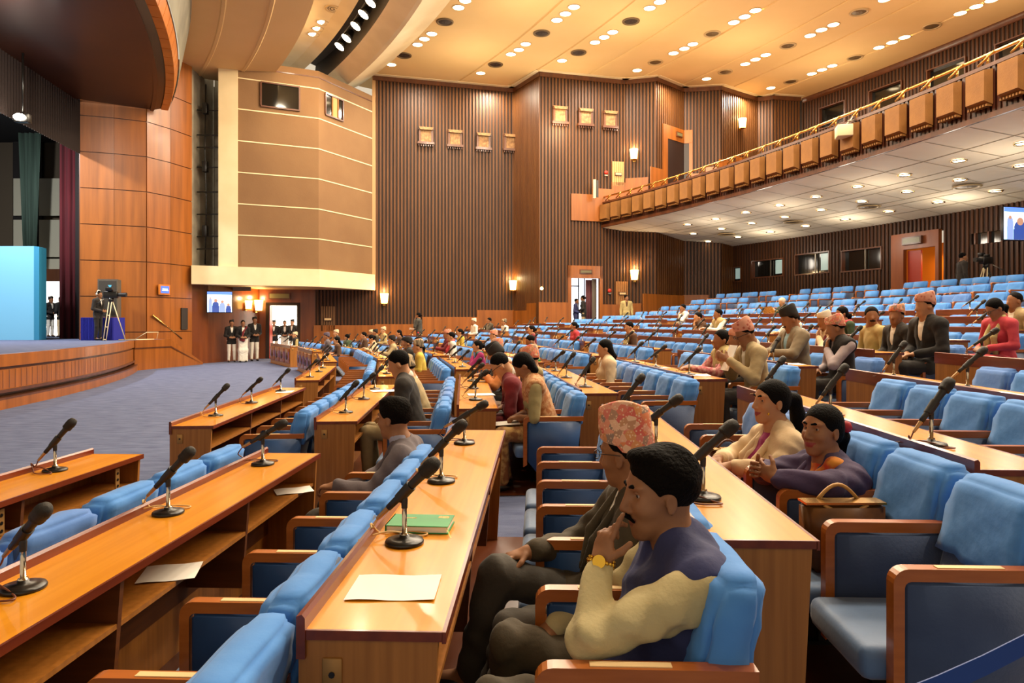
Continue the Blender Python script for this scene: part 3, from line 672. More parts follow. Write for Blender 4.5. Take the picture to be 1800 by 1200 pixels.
def grille(px, py, seg, w_, h, label, m1='#C79A60'):
    p, r = wframe(px, py, seg, .06); o = empty('wall_grille', p, r, label, 'wall grille'); mm = mat('grille_'+m1, m1, .6)
    m = MB(); n = 6
    m.box(-w_/2, w_/2, -.01, .02, -h/2, h/2, 1)
    for i in range(n): x = -w_/2+.04+i*(w_-.08)/(n-1); m.box(x-.04, x+.04, -.05, 0, -h/2, h/2, 0)
    m.build('slat_panel', [mm, M['groove']], o)
    m = MB(); m.box(-.3*w_, .3*w_, -.10, -.05, -.1, .05); m.build('sign_plate', M['walldark'], o); m = MB(); m.box(-.25*w_, .25*w_, -.11, -.10, -.07, .02); m.build('sign_face', M['tape'], o)
grille(1085, 306, (W[2], W[3]), .58, 1.15, 'pale slatted grille with a small sign on the gallery wall')
grille(577, 560, (LW[3], LW[4]), .62, 1.15, 'slatted grille with a small sign beneath the projecting box', '#6E4A28')
grille(1092, 515, (W[2], W[3]), .62, 1.1, 'slatted grille with a small cream sign beside the daylit far doorway', '#A8703A')
for (px, py, seg, lb) in ((1064, 304, (W[2], W[3]), 'small red fire alarm on the gallery wall'), (1070, 511, (W[2], W[3]), 'small red fire alarm beside the daylit far doorway')):
    p, r = wframe(px, py, seg, .1); m = MB(); m.sphere((0, 0, 0), (.1, .06, .1), 10); m.box(-.08, .08, -.02, .04, -.16, -.1, 1); o = m.build('fire_alarm', [mat('alarm_red', '#C02818', .4), M['steel']]); o.location = p; o.rotation_euler.z = r; tag(o, lb, 'fire alarm')
p, r = wframe(951, 507, (W[2], W[3]), .1); m = MB(); m.sphere((0, 0, 0), (.08, .05, .08), 10); o = m.build('indicator_light', mat('pilot_glow', '#FFF0C0', .4, emit='#FFD890', es=5)); o.location = p; tag(o, 'small round indicator light on the ribbed wall before the daylit doorway', 'indicator light')
p, r = wframe(1038, 335, (W[2], W[3]), .5); m = MB(); m.box(-.06, .06, -.06, .06, -.45, .42); m.box(.08, .18, -.04, .04, -.4, .38, 1); o = m.build('white_post', [M['cream'], M['black']]); o.location = p; tag(o, 'white upright column speaker at the end of the balcony front', 'column speaker')
# cable run on the back wall corner
m = MB(); pts = []
for (px, py, d) in ((1265, 478, .1), (1262, 488, .1), (1252, 497, .12), (1246, 508, .12), (1236, 515, .2), (1228, 522, .3)):
    a = arcpx(RB-d, px); q = pol(RB-d, a); pts.append((q.x, q.y, CAMZ+(566-py)*q.y/1200))
m.tube([(x-.08, y, z) for x, y, z in pts], .06, 6); o = m.build('cable_bundle', M['rubber']); tag(o, 'thick black cable bundle running down the corner of the back wall', 'cable')
# hanging garland of cables below the balcony end
# screens
def tv(p, r, w_, h, label, seed, strength=1.6):
    o = empty('television', p, r, label, 'television'); m = MB(); m.rbox(-w_/2, w_/2, -.05, .03, -h/2, h/2, .01); m.build('casing', M['tvframe'], o)
    em = bpy.data.materials.new('screen_picture'); em.use_nodes = True; nt = em.node_tree; b = nt.nodes['Principled BSDF']
    tc = nt.nodes.new('ShaderNodeTexCoord'); mp = nt.nodes.new('ShaderNodeMapping'); mp.inputs['Scale'].default_value = (2.6/w_, .01, 2.0/h); mp.inputs['Location'].default_value = (seed, 0, seed)
    n = nt.nodes.new('ShaderNodeTexVoronoi'); r_ = nt.nodes.new('ShaderNodeValToRGB'); nt.links.new(tc.outputs['Object'], mp.inputs['Vector']); nt.links.new(mp.outputs['Vector'], n.inputs['Vector'])
    nt.links.new(n.outputs['Color'], r_.inputs['Fac']); els = r_.color_ramp.elements; els[0].color = lin('#243E9C'); els[0].position = .25; els[1].color = lin('#E6EAF6'); els[1].position = .5
    e3 = els.new(.75); e3.color = lin('#E8B0A0'); e4 = els.new(.9); e4.color = lin('#FFFFFF')
    nt.links.new(r_.outputs['Color'], b.inputs['Emission Color']); nt.links.new(r_.outputs['Color'], b.inputs['Base Color']); b.inputs['Emission Strength'].default_value = strength
    def fl(n_, c_): return mat('picture_'+n_, c_, .5, emit=c_, es=strength)
    a_, b_ = w_/2-.03, h/2-.03; m = MB(); m.box(-a_, a_, -.06, -.05, -b_, b_, 0); q = lambda x0, x1, z0, z1, mi, d=.0605: m.box(a_*x0, a_*x1, -d, -.055, b_*z0, b_*z1, mi)
    q(-1, 1, .72, 1, 1); q(.45, 1, -.5, .4, 3); q(-1, -.55, -1, -.2, 4)
    for (x, z, s_, mi) in ((-.32, -.25, .26, 2), (.22, -.3, .22, 5), (.72, -.55, .2, 2), (-.75, .2, .12, 5)):
        m.lathe([(.001, 0), (s_*a_, 0)], (a_*x, -.0615, b_*z), 14, mi, ax=(0, 1, 0)); q(x-s_*1.1, x+s_*1.1, -1, z-s_*.4, mi, .0615); m.lathe([(.001, 0), (s_*a_*.55, 0)], (a_*x, -.0625, b_*(z+s_*1.5)), 12, 6, ax=(0, 1, 0))
    m.build('screen', [fl('pale', '#D8E0F0'), fl('blue', '#4A6CC8'), fl('navy', '#26386E'), fl('pink', '#E8B8A8'), fl('sky', '#9CC4EA'), fl('grey', '#6878A0'), fl('face', '#8A6450')], o); bpy.data.materials.remove(em)
p, r = wframe(386, 531, (LW[1], LW[2]), .12); p.z = 2.52
tv(Vector((-11.80, 27.55, 2.47)), rad(23), .97, .88, 'bright flat television on the wall under the projecting box', 3.1)
q = pol(RB-1.0, arcpx(RB-1, 1803), 4.55); tv(q, math.atan2(-.4, -.9)+pi*.93, 1.7, 1.0, 'bright flat television mounted high at the back of the hall', 7.7, 1.8)
p, r = wframe(286, 509, (SW[3], SW[4]), .10)
o = empty('information_panel', p, r, 'small blue lit panel in an orange frame on the curved wooden wall', 'panel'); m = MB(); m.box(-.27, .27, 0, .06, -.19, .19); m.build('frame', M['canedge'], o)
m = MB(); m.box(-.20, .20, -.01, 0, -.13, .13, 0); m.box(-.13, .12, -.014, -.01, .01, .04, 1); m.box(-.15, .15, -.014, -.01, -.04, -.015, 1); m.build('screen', [mat('panel_blue', '#3C5AC8', .4, emit='#4466E0', es=.9), mat('panel_text', '#E0E8FF', .4, emit='#D0DCFF', es=1.0)], o)
p, r = wframe(321, 560, (SW[3], SW[4]), .10); m = MB(); m.box(-.17, .17, 0, .04, -.42, .42); o = m.build('wall_speaker', mat('dark_grille', '#2A2018', .7)); o.location = p; o.rotation_euler.z = r; tag(o, 'dark upright speaker grille set in the curved wooden wall', 'wall speaker')
# brass handrail by the stage steps 
m = MB(); a, b_ = Vector((-13.22, 25.1, 1.92)), Vector((-12.80, 26.45, 1.02)); m.tube([a, b_], .035, 8); hr = m.build('brass_handrail', M['brass']); tag(hr, 'short sloping brass handrail on the curved wall above the stage steps', 'handrail')
for t in (.04, .5, .95):
    q = a.lerp(b_, t); m = MB(); m.tube([q, q+Vector((-.12, .07, -.04))], .022, 6); m.sphere(q+Vector((-.12, .07, -.04)), .05, 8); m.build('bracket', M['brass'], hr)
# scaffold bay fittings
def bar(name, pts, r_, label, cat, m_=M['black']):
    m = MB(); m.tube(pts, r_, 6); o = m.build(name, m_); tag(o, label, cat); return o
for i, z in enumerate((4.6, 5.1, 6.0, 6.9, 7.9, 8.7, 9.2, 10.2)):
    bar('bay_rail', [(-12.7, 27.5, z), (-11.4, 27.9, z+.08)], .028, 'black cross rail in the narrow bay, %s from the bottom' % ORD[i], 'rail')
bar('bay_cable', [(-12.45, 27.7, 4.0), (-12.40, 27.7, 6.5), (-12.46, 27.7, 8.6), (-12.42, 27.7, 11.3)], .03, 'black upright cable trunk inside the narrow bay', 'cable')
for i, z in enumerate((5.35, 7.95, 10.3)):
    m = MB(); m.rbox(-.1, .1, -.12, .12, -.22, .22, .02); o = m.build('bay_spotlight', M['black'], loc=(-12.42, 27.65, z)); tag(o, 'black spotlight can on the bay cable trunk, %s from the bottom' % ORD[i], 'spotlight')

# ================================================================== ceiling lights and vents
mdl = MB(); mdl.lathe([(.245, 0), (.235, -.02), (.215, -.02), (.205, .0)], n=20); me_ring = mdl.mesh('trim_ring', M['vring'])
mdl = MB(); mdl.lathe([(.205, -.004), (.001, -.006)], n=20); me_glow = mdl.mesh('diffuser', M['bulb'])
mdl = MB(); mdl.lathe([(.20, 0), (.19, -.02), (.17, -.02), (.16, .0)], n=16); me_ring2 = mdl.mesh('trim_ring', M['brass'])
mdl = MB(); mdl.lathe([(.14, -.004), (.001, -.006)], n=16); me_glow2 = mdl.mesh('diffuser', M['bulb2'])
def downlight(p, label, group, soff=False):
    o = empty('ceiling_light', p, 0, label, 'ceiling light', group)
    a = link('trim_ring', me_ring2 if soff else me_ring, o); b = link('diffuser', me_glow2 if soff else me_glow, o)
    if soff: o.rotation_euler = (0, 0, 0)
CL = [((818, 2), (806, 14)), ((759, 60), (746, 69), (734, 79)), ((688, 114),), ((1009, 13), (994, 25), (979, 36)), ((924, 78), (912, 88), (898, 96)), ((845, 129),), ((1160, 4), (1142, 15)), ((1077, 57), (1062, 66), (1046, 75)), ((988, 107),), ((1328, 19), (1309, 30), (1290, 40)), ((1218, 78), (1203, 86), (1184, 94)), ((1120, 124),),
 ((1465, 44), (1444, 53), (1424, 63)), ((1346, 97), (1328, 105), (1310, 113)), ((1242, 139),), ((1555, 0),), ((1743, 1), (1716, 12), (1688, 24)), ((1590, 66), (1568, 75), (1545, 84)), ((1463, 116), (1445, 123), (1427, 130)), ((1355, 155),)]
DESC = ['first ceiling line from the stage', 'second ceiling line from the stage', 'third ceiling line from the stage', 'fourth ceiling line from the stage', 'fifth ceiling line from the stage', 'sixth ceiling line from the stage', 'last ceiling line before the gallery wall']
LINE = [0, 0, 0, 1, 1, 1, 2, 2, 2, 3, 3, 3, 4, 4, 4, 5, 5, 6, 6, 6]
LINE = [0, 0, 0, 1, 1, 1, 2, 2, 2, 3, 3, 3, 4, 4, 4, 4, 6, 6, 6, 6]
cnt = {}
for ci in range(len(CL)-1, -1, -1): pass
for ci, cl in enumerate(CL):
    cnt.setdefault(LINE[ci], []).append(ci)
for ci, cl in enumerate(CL):
    li = LINE[ci]; order = sorted(cnt[li], key=lambda c: CL[c][0][1], reverse=True); base = sum(len(CL[c]) for c in order[:order.index(ci)])
    for j, (px, py) in enumerate(cl):
        Y = 1200*(CEIL-.02-CAMZ)/(566-py); X = (px-900)/1200*Y
        downlight((X, Y, CEIL-.005), 'round ceiling downlight, %s from the far wall, %s' % (ORD[base+len(cl)-1-j], DESC[li]), 'ceiling downlights')
for j, (px, py) in enumerate(((567, 42), (559, 53), (551, 63))):
    Y = 1200*(13.2-CAMZ)/(566-py); downlight(((px-900)/1200*Y, Y, 13.26), 'round downlight in the bright cove between ceiling bands, %s of three' % ORD[2-j], 'cove downlights')
VL = [(782, 38), (710, 97), (952, 58), (871, 113), (1109, 37), (1017, 92), (1152, 109), (1252, 59), (1275, 126), (1510, 21), (1385, 80), (1390, 143), (1638, 46), (1503, 101)]
def ventmesh(m, s=1.0):
    m.lathe([(.34*s, 0), (.33*s, -.03), (.26*s, -.03), (.25*s, 0.01)], n=20, mi=0); m.lathe([(.25*s, .0), (.22*s, -.02), (.17*s, .0), (.14*s, -.03), (.08*s, 0), (.001, -.04)], n=20, mi=1)
m = MB(); ventmesh(m); me_v = m.mesh('ceiling_vent', [M['vring'], M['vent']]); m = MB(); ventmesh(m); me_vd = m.mesh('ceiling_vent', [M['vent'], M['groove']])
for i, (px, py) in enumerate(VL):
    Y = 1200*(CEIL-CAMZ)/(566-py); o = link('ceiling_vent', me_vd if i < 6 else me_v, loc=((px-900)/1200*Y, Y, CEIL-.005)); tag(o, 'round %s ceiling vent, %s counting outward from the brown box' % ('dark' if i < 6 else 'pale ringed', ORD[i]), 'ceiling vent', 'ceiling vents')
o = link('ceiling_vent', me_v, loc=((587-900)/1200*25.3, 25.3, 13.27)); tag(o, 'round ringed vent in the bright cove between ceiling bands', 'ceiling vent', 'ceiling vents')
for (R, a0, n, st, nm) in ((59.2, 25.3, 12, 1.73, 'outer'), (60.7, 27.0, 13, 1.73, 'middle'), (62.4, 27.4, 12, 1.80, 'inner')):
    for i in range(n):
        a = rad(a0-st*i-(.4 if nm == 'middle' else 0)); p = pol(R, a, zsf(R)-.01)
        r = 900+1200*p.x/p.y
        if r > 1830: continue
        downlight(p, 'round recessed light under the balcony, %s arc, %s from the far wall' % (nm, ORD[i]), 'lights under the balcony', True)
m = MB(); ventmesh(m, 1.15); me_v2 = m.mesh('soffit_vent', [M['vring'], M['vent']])
for i, (px, py, R) in enumerate(((1100-20, 440, 62.0), (1277, 406, 61.6), (1394, 388, 61.5), (1527, 364, 61.4), (1700, 332, 61.4), (1180, 421, 61.9))):
    a = arcpx(R, px); o = link('soffit_vent', me_v2, loc=pol(R, a, zsf(R)-.01)); tag(o, 'round dark vent under the balcony, %s of six' % ORD[i], 'ceiling vent', 'vents under the balcony')
    if px < 1100: bpy.data.objects.remove(o)
# spotlights in the slot of the second band
k = 0
for i, (a, es) in enumerate(((31.0, 24), (29.8, 24), (28.2, 16), (26.8, 26), (25.5, 26), (21.5, 20), (16.5, 14))):
    p = pol(45.35, rad(a), 12.98); o = empty('stage_spotlight', p, rad(a), 'black stage spotlight in the dark ceiling slot, %s from the far wall' % ORD[i], 'spotlight', 'spotlights in the ceiling slot')
    m = MB(); m.lathe([(.001, .3), (.12, .28), (.17, .05), (.19, -.12), (.17, -.12)], ax=(.55, 0, .83), n=14); m.build('can', M['black'], o)
    m = MB(); m.lathe([(.21, -.12), (.001, -.16)], ax=(.55, 0, .83), n=14); m.build('lens', mat('spot_glow%d' % es, '#FFFFFF', .4, emit='#FFE0B0', es=es), o)
m = MB(); ringmesh(m, [(45.3, 13.25), (45.33, 13.25), (45.33, 13.29), (45.3, 13.29)], rad(-5), rad(32), 40, 0, closed=True); o = m.build('lighting_bar', M['steel']); tag(o, 'steel bar carrying the spotlights in the ceiling slot', 'lighting bar')
o = empty('stage_flood', (-14.15, 19.6, 7.55), 0, 'glaring white stage floodlight hanging under the valance', 'floodlight'); m = MB(); m.sphere((0, 0, 0), (.17, .1, .1), 12); m.build('lens', mat('flood_glow', '#FFFFFF', .4, emit='#FFF4E0', es=30), o); m = MB(); m.rbox(-.2, .2, .05, .25, -.13, .13, .02); m.tube([(0, .15, .1), (0, .15, 1.9)], .03); m.build('housing', M['black'], o)

# ================================================================== stage things
o = empty('stage_speaker', (-13.98, 23.72, 1.84), .2, 'tall grey loudspeaker standing on the blue draped table', 'loudspeaker')
m = MB(); m.prism([(-.31, -.2), (.31, -.2), (.25, .35), (-.25, .35)], 0, 1.3, 0, plane='xy'); m.build('cabinet', M['spk'], o)
m = MB(); m.box(-.27, .27, -.215, -.2, .06, 1.24); m.build('grille', mat('grille_black', '#3A352E', .8), o)
m = MB(); m.add([(.02, -.222, 1.1), (.14, -.222, 1.1), (.10, -.222, .96)], [(0, 1, 2)]); m.build('badge', mat('badge_blue', '#58C0E8', .4), o)
m = MB(); m.box(-.55, .55, -.35, .35, 0, .78)
for i in range(22): x = -.54+i*.05; m.cyl((x, -.35, 0), (x, -.35, .77), .022, n=6)
o = m.build('draped_table', M['bluecloth'], loc=(-14.2, 23.72, 1.04)); tag(o, 'table covered by a royal blue cloth under the loudspeaker', 'table')
def tvcamera(loc, rz, label, legcol, s=1.0, tilt=0):
    o = empty('broadcast_camera', loc, rz, label, 'camera')
    m = MB(); m.rbox(-.22*s, .22*s, -.09*s, .09*s, 1.45*s, 1.68*s, .02); m.rbox(-.12*s, .05*s, -.07*s, .07*s, 1.68*s, 1.76*s, .02); m.build('camera_body', M['black'], o)
    m = MB(); m.cyl((.22*s, 0, 1.57*s), (.5*s, 0, 1.57*s), .06*s, .075*s, 14); m.build('lens', M['rubber'], o)
    m = MB(); m.rbox(-.1*s, .12*s, -.2*s, -.08*s, 1.70*s, 1.82*s, .02); m.build('viewfinder', M['black'], o)
    m = MB(); m.tube([(-.25*s, .05, 1.42*s), (-.55*s, .15, 1.25*s)], .014); m.build('pan_handle', M['steel'], o)
    m = MB(); m.lathe([(.001, 1.45*s), (.09*s, 1.45*s), (.08*s, 1.36*s), (.05*s, 1.3*s), (.001, 1.28*s)], n=14); m.build('fluid_head', M['black'], o)
    for j in range(3):
        a = 2*pi*j/3+.5; p0 = Vector((.05*cos(a), .05*sin(a), 1.32*s)); p1 = Vector((.42*cos(a), .42*sin(a), .01)); sd = Vector((-sin(a), cos(a), 0))*.045
        m = MB(); m.tube([p0+sd, p1+sd], .014); m.tube([p0-sd, p1-sd], .014)
        for t in (.35, .65, .97): q = p0.lerp(p1, t); m.tube([q-sd, q+sd], .013)
        m.build('leg', legcol if j != 1 else M['black'], o)
    return o
tvcamera((-13.42, 22.85, 1.04), .1, 'broadcast camera on a pale tripod on the stage', M['cream'], .98)
qc = pol(61.6, arcpx(61.6, 1733), 2.05); tvcamera(qc, rad(200), 'broadcast camera on a pale tripod at the back of the hall', M['cream'], .9)
m = MB(); m.tube([(-13.3, 24.1, 1.06), (-12.95, 24.2, 1.30), (-12.75, 24.6, 1.30), (-12.75, 24.5, 1.06)], .012); m.tube([(-13.6, 23.6, 1.05), (-13.2, 23.9, 1.05), (-12.9, 23.7, 1.05), (-12.8, 24.4, 1.05)], .02); o = m.build('cable_tangle', M['cream']); tag(o, 'loose pale cables lying at the edge of the stage', 'cable')

# ================================================================== desks
def deskparts(L, nd, front=False):
    W_ = -.34; P = []
    m = MB(); m.box(W_, .0, 0, L, .748, .77, 0); P.append(('desktop', m.mesh('desktop', [M['desktop']])))
    m = MB(); m.box(-.002, .008, -.008, L+.008, .742, .7705, 0); m.box(W_, 0, -.008, 0, .746, .7702); m.box(W_, 0, L, L+.008, .746, .7702); P.append(('edge_trim', m.mesh('edge_trim', [M['edge']])))
    m = MB(); m.prism([(W_-.022, 0.70), (W_, .70), (W_, .80), (W_-.008, .81), (W_-.022, .805)], -.012, L+.012); P.append(('lip', m.mesh('lip', [M['edge']])))
    m = MB(); m.box(W_-.02, W_, 0, L, 0.0, .70); P.append(('front_panel', m.mesh('front_panel', [M['deskside']])))
    for y in (0, L-.022):
        m = MB(); m.prism([(W_, 0), (-.05, 0), (-.012, .748), (W_, .748)], y, y+.022); P.append(('end_panel', m.mesh('end_panel', [M['deskside']])))
    m = MB(); m.box(W_+.004, -.03, .022, L-.022, .565, .583); P.append(('shelf', m.mesh('shelf', [M['deskside']])))
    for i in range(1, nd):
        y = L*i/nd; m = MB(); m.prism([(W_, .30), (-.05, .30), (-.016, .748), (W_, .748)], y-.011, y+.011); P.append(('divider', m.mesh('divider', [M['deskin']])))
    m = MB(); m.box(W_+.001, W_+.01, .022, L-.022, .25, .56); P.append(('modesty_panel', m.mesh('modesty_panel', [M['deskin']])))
    m = MB(); m.rbox(-.30, -.25, -.006, .0, .62, .70, .003, 0, 1); m.cyl((-.275, -.009, .66), (-.275, -.005, .66), .008, n=8, mi=1); P.append(('outlet_plate', m.mesh('outlet_plate', [M['plate'], M['black']])))
    if front:
        fm = mat('carved_front', '#A4541E', 0.3, col2='#7A3A12', scale=(10, 10, 10), coat=.3)
        n = max(2, int(round(L/.8)))
        for i in range(n):
            y = L*(i+.5)/n; w_ = L/n*.44; m = MB(); m.rbox(W_-.05, W_-.02, y-w_, y+w_, .14, .68, .06, 0, 3)
            m.lathe([(.14, .0), (.13, .02), (.001, .03)], (W_-.05, y, .4), 16, 1, ax=(-1, 0, 0)); P.append(('front_inset', m.mesh('front_inset', [fm, M['walldark']])))
            m = MB()
            for sy in (-1, 1): m.box(W_-.056, W_-.048, y+sy*w_*.78-.02, y+sy*w_*.78+.02, .3, .56)
            P.append(('blue_strip', m.mesh('blue_strip', [mat('strip_blue', '#5A78C8', .4)])))
    return P
DT = {}
def desk(k, b):
    o, u, L, n = frame(k, b); fr = (k == 0 and b >= 4); key = (round(L, 2), fr)
    if key not in DT: DT[key] = deskparts(L, n//2, fr)
    r = empty('long_desk', o, blockrot(u), 'long wooden desk with raised lip, %s row from the stage, %s' % (ORD[k], BLK[b]), 'desk', 'long wooden desks')
    for nm, me in DT[key]:
        c = link(nm, me, r)
    return r
def vis(p, m=60, lo=1280):
    if p.y < .35: return False
    x = 900+1200*p.x/p.y; y = 566-1200*(p.z-CAMZ)/p.y; return -m-900/p.y*.6 < x < 1800+m+900/p.y*.6 and y < lo+500/p.y
for k in range(11):
    for b in range(6):
        if b == 0 and k > 6: continue
        if b == 5 and k > 8: continue
        desk(k, b)

# ================================================================== armchairs
def slant(v, z0=.36, z1=.88, dx=.125):   # lean a block with its height
    return Vector((v.x+dx*(v.z-z0)/(z1-z0), v.y, v.z))
def covermesh(name, seed, hang, m_, messy=0.0, lowres=False):
    m = MB(); bm = bmesh.new(); bmesh.ops.create_cube(bm, size=1)
    x0, x1, y0, y1, z0, z1 = .558, .688, .024, .463, .88-hang, .885
    for v in bm.verts: v.co = Vector((x0+(v.co.x+.5)*(x1-x0), y0+(v.co.y+.5)*(y1-y0), z0+(v.co.z+.5)*(z1-z0)))
    bmesh.ops.bevel(bm, geom=[e for e in bm.edges if max(e.verts[0].co.z, e.verts[1].co.z) > z1-.01], offset=.024, segments=2, affect='EDGES')
    if not lowres:
        bmesh.ops.subdivide_edges(bm, edges=bm.edges[:], cuts=1, use_grid_fill=True)
        bmesh.ops.subdivide_edges(bm, edges=[e for e in bm.edges if e.calc_length() > .045], cuts=3, use_grid_fill=True)
        bmesh.ops.triangulate(bm, faces=[f for f in bm.faces if len(f.verts) > 4])
        rs = Vector((seed*3.1, seed*1.7, seed)); bm.normal_update()
        for _ in range(3): bmesh.ops.smooth_vert(bm, verts=[v for v in bm.verts if v.co.z > z1-.10], factor=.35, use_axis_x=True, use_axis_y=True, use_axis_z=True)
        bm.normal_update()
        for v in bm.verts:
            p = v.co; low = (z1-p.z)/hang
            d = Vector((mnoise.noise(p*Vector((5, 9, 7)).length*.35+rs), mnoise.noise(p*6+rs*2), mnoise.noise(p*5-rs)))
            cr = sin((p.y*2.2+p.z*(3+seed % 3))*14+seed*2+3*mnoise.noise(p*5+rs))
            out = v.normal.copy()
            if low > .97: out.z = 0
            v.co = p+out*(.0045*cr*(.35+low)+.006+.006*low+messy*.02*mnoise.noise(p*9+rs))+d*(.010+messy*.02)*(.5+low)
            if low > .9: v.co.z += .008*sin(p.y*40+seed)+messy*.05*mnoise.noise(Vector((p.y*6, seed, p.x*4)))
    m.bm(bm, 0, True, slant); return m.mesh(name, [m_])
def chair_templates(low=False):
    T = {}
    m = MB(); m.rbox(.155, .60, .03, .457, .315, .425, .035, 0, 3 if not low else 1)
    T['seat'] = m.mesh('seat', [M['seatpad']])
    m = MB(); m.rbox(.575, .672, .038, .449, .33, .865, .025, 0, 2 if not low else 1, xf=slant); T['backrest'] = m.mesh('backrest', [M['velour']])
    def arm(y):
        m = MB(); t = .022
        # rounded front corner loop of timber
        outer = [(.225, .25)]+[(.225+.045-.045*cos(a), .655-.045+.045*sin(a)+.035) for a in [pi/2*i/5 for i in range(6)]]+[(.765, .69)]
        inner = [(.765, .652)]+[(.258+.02-.02*cos(a), .632+.02*sin(a)) for a in [pi/2*(3-i)/3 for i in range(4)]]+[(.258, .27)]
        m.prism(outer+inner, y-t, y+t)
        return m.mesh('armrest', [M['armwood']])
    def pad(y):
        m = MB(); bm = bmesh.new(); poly = [(.262, .30), (.262, .640), (.275, .648), (.745, .648), (.69, .18), (.36, .18)]
        vs = [bm.verts.new((a, y-.017, c)) for a, c in poly]; bm.faces.new(vs); g = bmesh.ops.extrude_face_region(bm, geom=bm.faces[:]); 
        for v in [x for x in g['geom'] if isinstance(x, bmesh.types.BMVert)]: v.co.y += .034
        bmesh.ops.recalc_face_normals(bm, faces=bm.faces[:])
        if not low: bmesh.ops.bevel(bm, geom=bm.edges[:], offset=.008, segments=2, affect='EDGES')
        m.bm(bm, 0, True); return m.mesh('side_panel', [M['vinyl'] if PADC == 0 else M['velour']])
    def foot(y):
        m = MB(); m.box(.40, .60, y-.014, y+.014, 0.012, .19); m.box(.34, .66, y-.025, y+.025, 0.006, .02); return m.mesh('foot', [M['black']])
    for PADC in (0, 1):
        T['pad%d' % PADC] = pad(0)
    T['arm'] = arm(0); T['foot'] = foot(0)
    m = MB(); m.box(.36, .56, -.012, .012, .690, .6925); T['label'] = m.mesh('paper_label', [M['tape']])
    return T
TC = chair_templates()
COV = [covermesh('back_cover', i, .27+.02*(i % 3), M['cover'] if i not in (2, 5) else M['cover_b'], messy=(.0 if i not in (4, 5) else .8)) for i in range(6)]
COVL = covermesh('back_cover', 0, .27, M['cover'], lowres=True)
chairs = []
for k in range(15):
    for b in range(6):
        if b == 0 and k > 6: continue
        o, u, L, n = frame(k, b); nn = Vector((u.y, -u.x, 0))
        for i in range(n):
            p = o+u*(i*PITCH+.01)+nn*.5+u*.24
            if vis(p+Vector((0, 0, .7))): chairs.append((p.length if k < 13 else p.length, k, b, i, n, o+u*(i*PITCH+.01+PITCH*.0), u, nn))
chairs.sort(key=lambda c: c[0])
OCC = {}   # occupied seats, filled in by the people table
def seatpos(k, b, i, back=.47):
    o, u, L, n = frame(k, b); nn = Vector((u.y, -u.x, 0)); return o+nn*back+u*(i*PITCH+.01+PITCH/2), u, nn
def make_chairs():
    rnd = random.Random(3)
    for ci, (d, k, b, i, n, p, u, nn) in enumerate(chairs[:300]):
        occ = (k, b, i) in OCC
        lab = '%s armchair, %s seat from near end, %s row from stage, %s' % ('occupied blue' if occ else 'empty blue-covered', ORD[i], ORD[k], BLK[b])
        if k > 10: p = p+nn*(.12*((i+k) % 2))
        r = empty('armchair', p, blockrot(u), lab, 'armchair', 'blue armchairs in the seating rows')
        if k >= 5: r.scale.z = .955
        link('seat', TC['seat'], r); br = link('backrest', TC['backrest'], r)
        cv = link('back_cover', COV[rnd.choice((0, 1, 3, 0, 1, 3, 2, 4, 5))], br)
        pad = TC['pad0'] if (k in (1, 2) and b < 2) or k == 0 else TC['pad1']
        ys = [0]+([PITCH] if i == n-1 else [])
        for y in ys:
            a = link('armrest', TC['arm'], r, (0, y, 0)); link('side_panel', pad, r, (0, y, 0)); link('foot', TC['foot'], r, (0, y, 0))
            if b < 2 and k < 4 and rnd.random() < .75: link('paper_label', TC['label'], a)
    # what lies beyond the three hundred largest
    m = MB()
    rest = chairs[300:]
    def addmesh(me, off, mi, MX):
        vs = [MX@(v.co+Vector((0, off, 0))) for v in me.vertices]; m.add(vs, [tuple(q.vertices) for q in me.polygons], mi, True)
    TL = chair_templates(True)
    for (d, k, b, i, n, p, u, nn) in rest:
        if k > 10: p = p+nn*(.12*((i+k) % 2))
        MX = Matrix.Translation(p)@Matrix.Rotation(blockrot(u), 4, 'Z')@Matrix.Diagonal((1, 1, .955, 1))
        addmesh(TL['seat'], 0, 0, MX); addmesh(TL['backrest'], 0, 1, MX); addmesh(COVL, 0, 2, MX); addmesh(TL['arm'], 0, 3, MX); addmesh(TL['pad1'], 0, 1, MX)
        if i == n-1: addmesh(TL['arm'], PITCH, 3, MX)
    o = m.build('distant_armchairs', [M['seatpad'], M['velour'], M['cover'], M['armwood']])
    tag(o, 'further rows of blue-covered armchairs at the back and far side of the hall', 'armchair', kind='stuff')

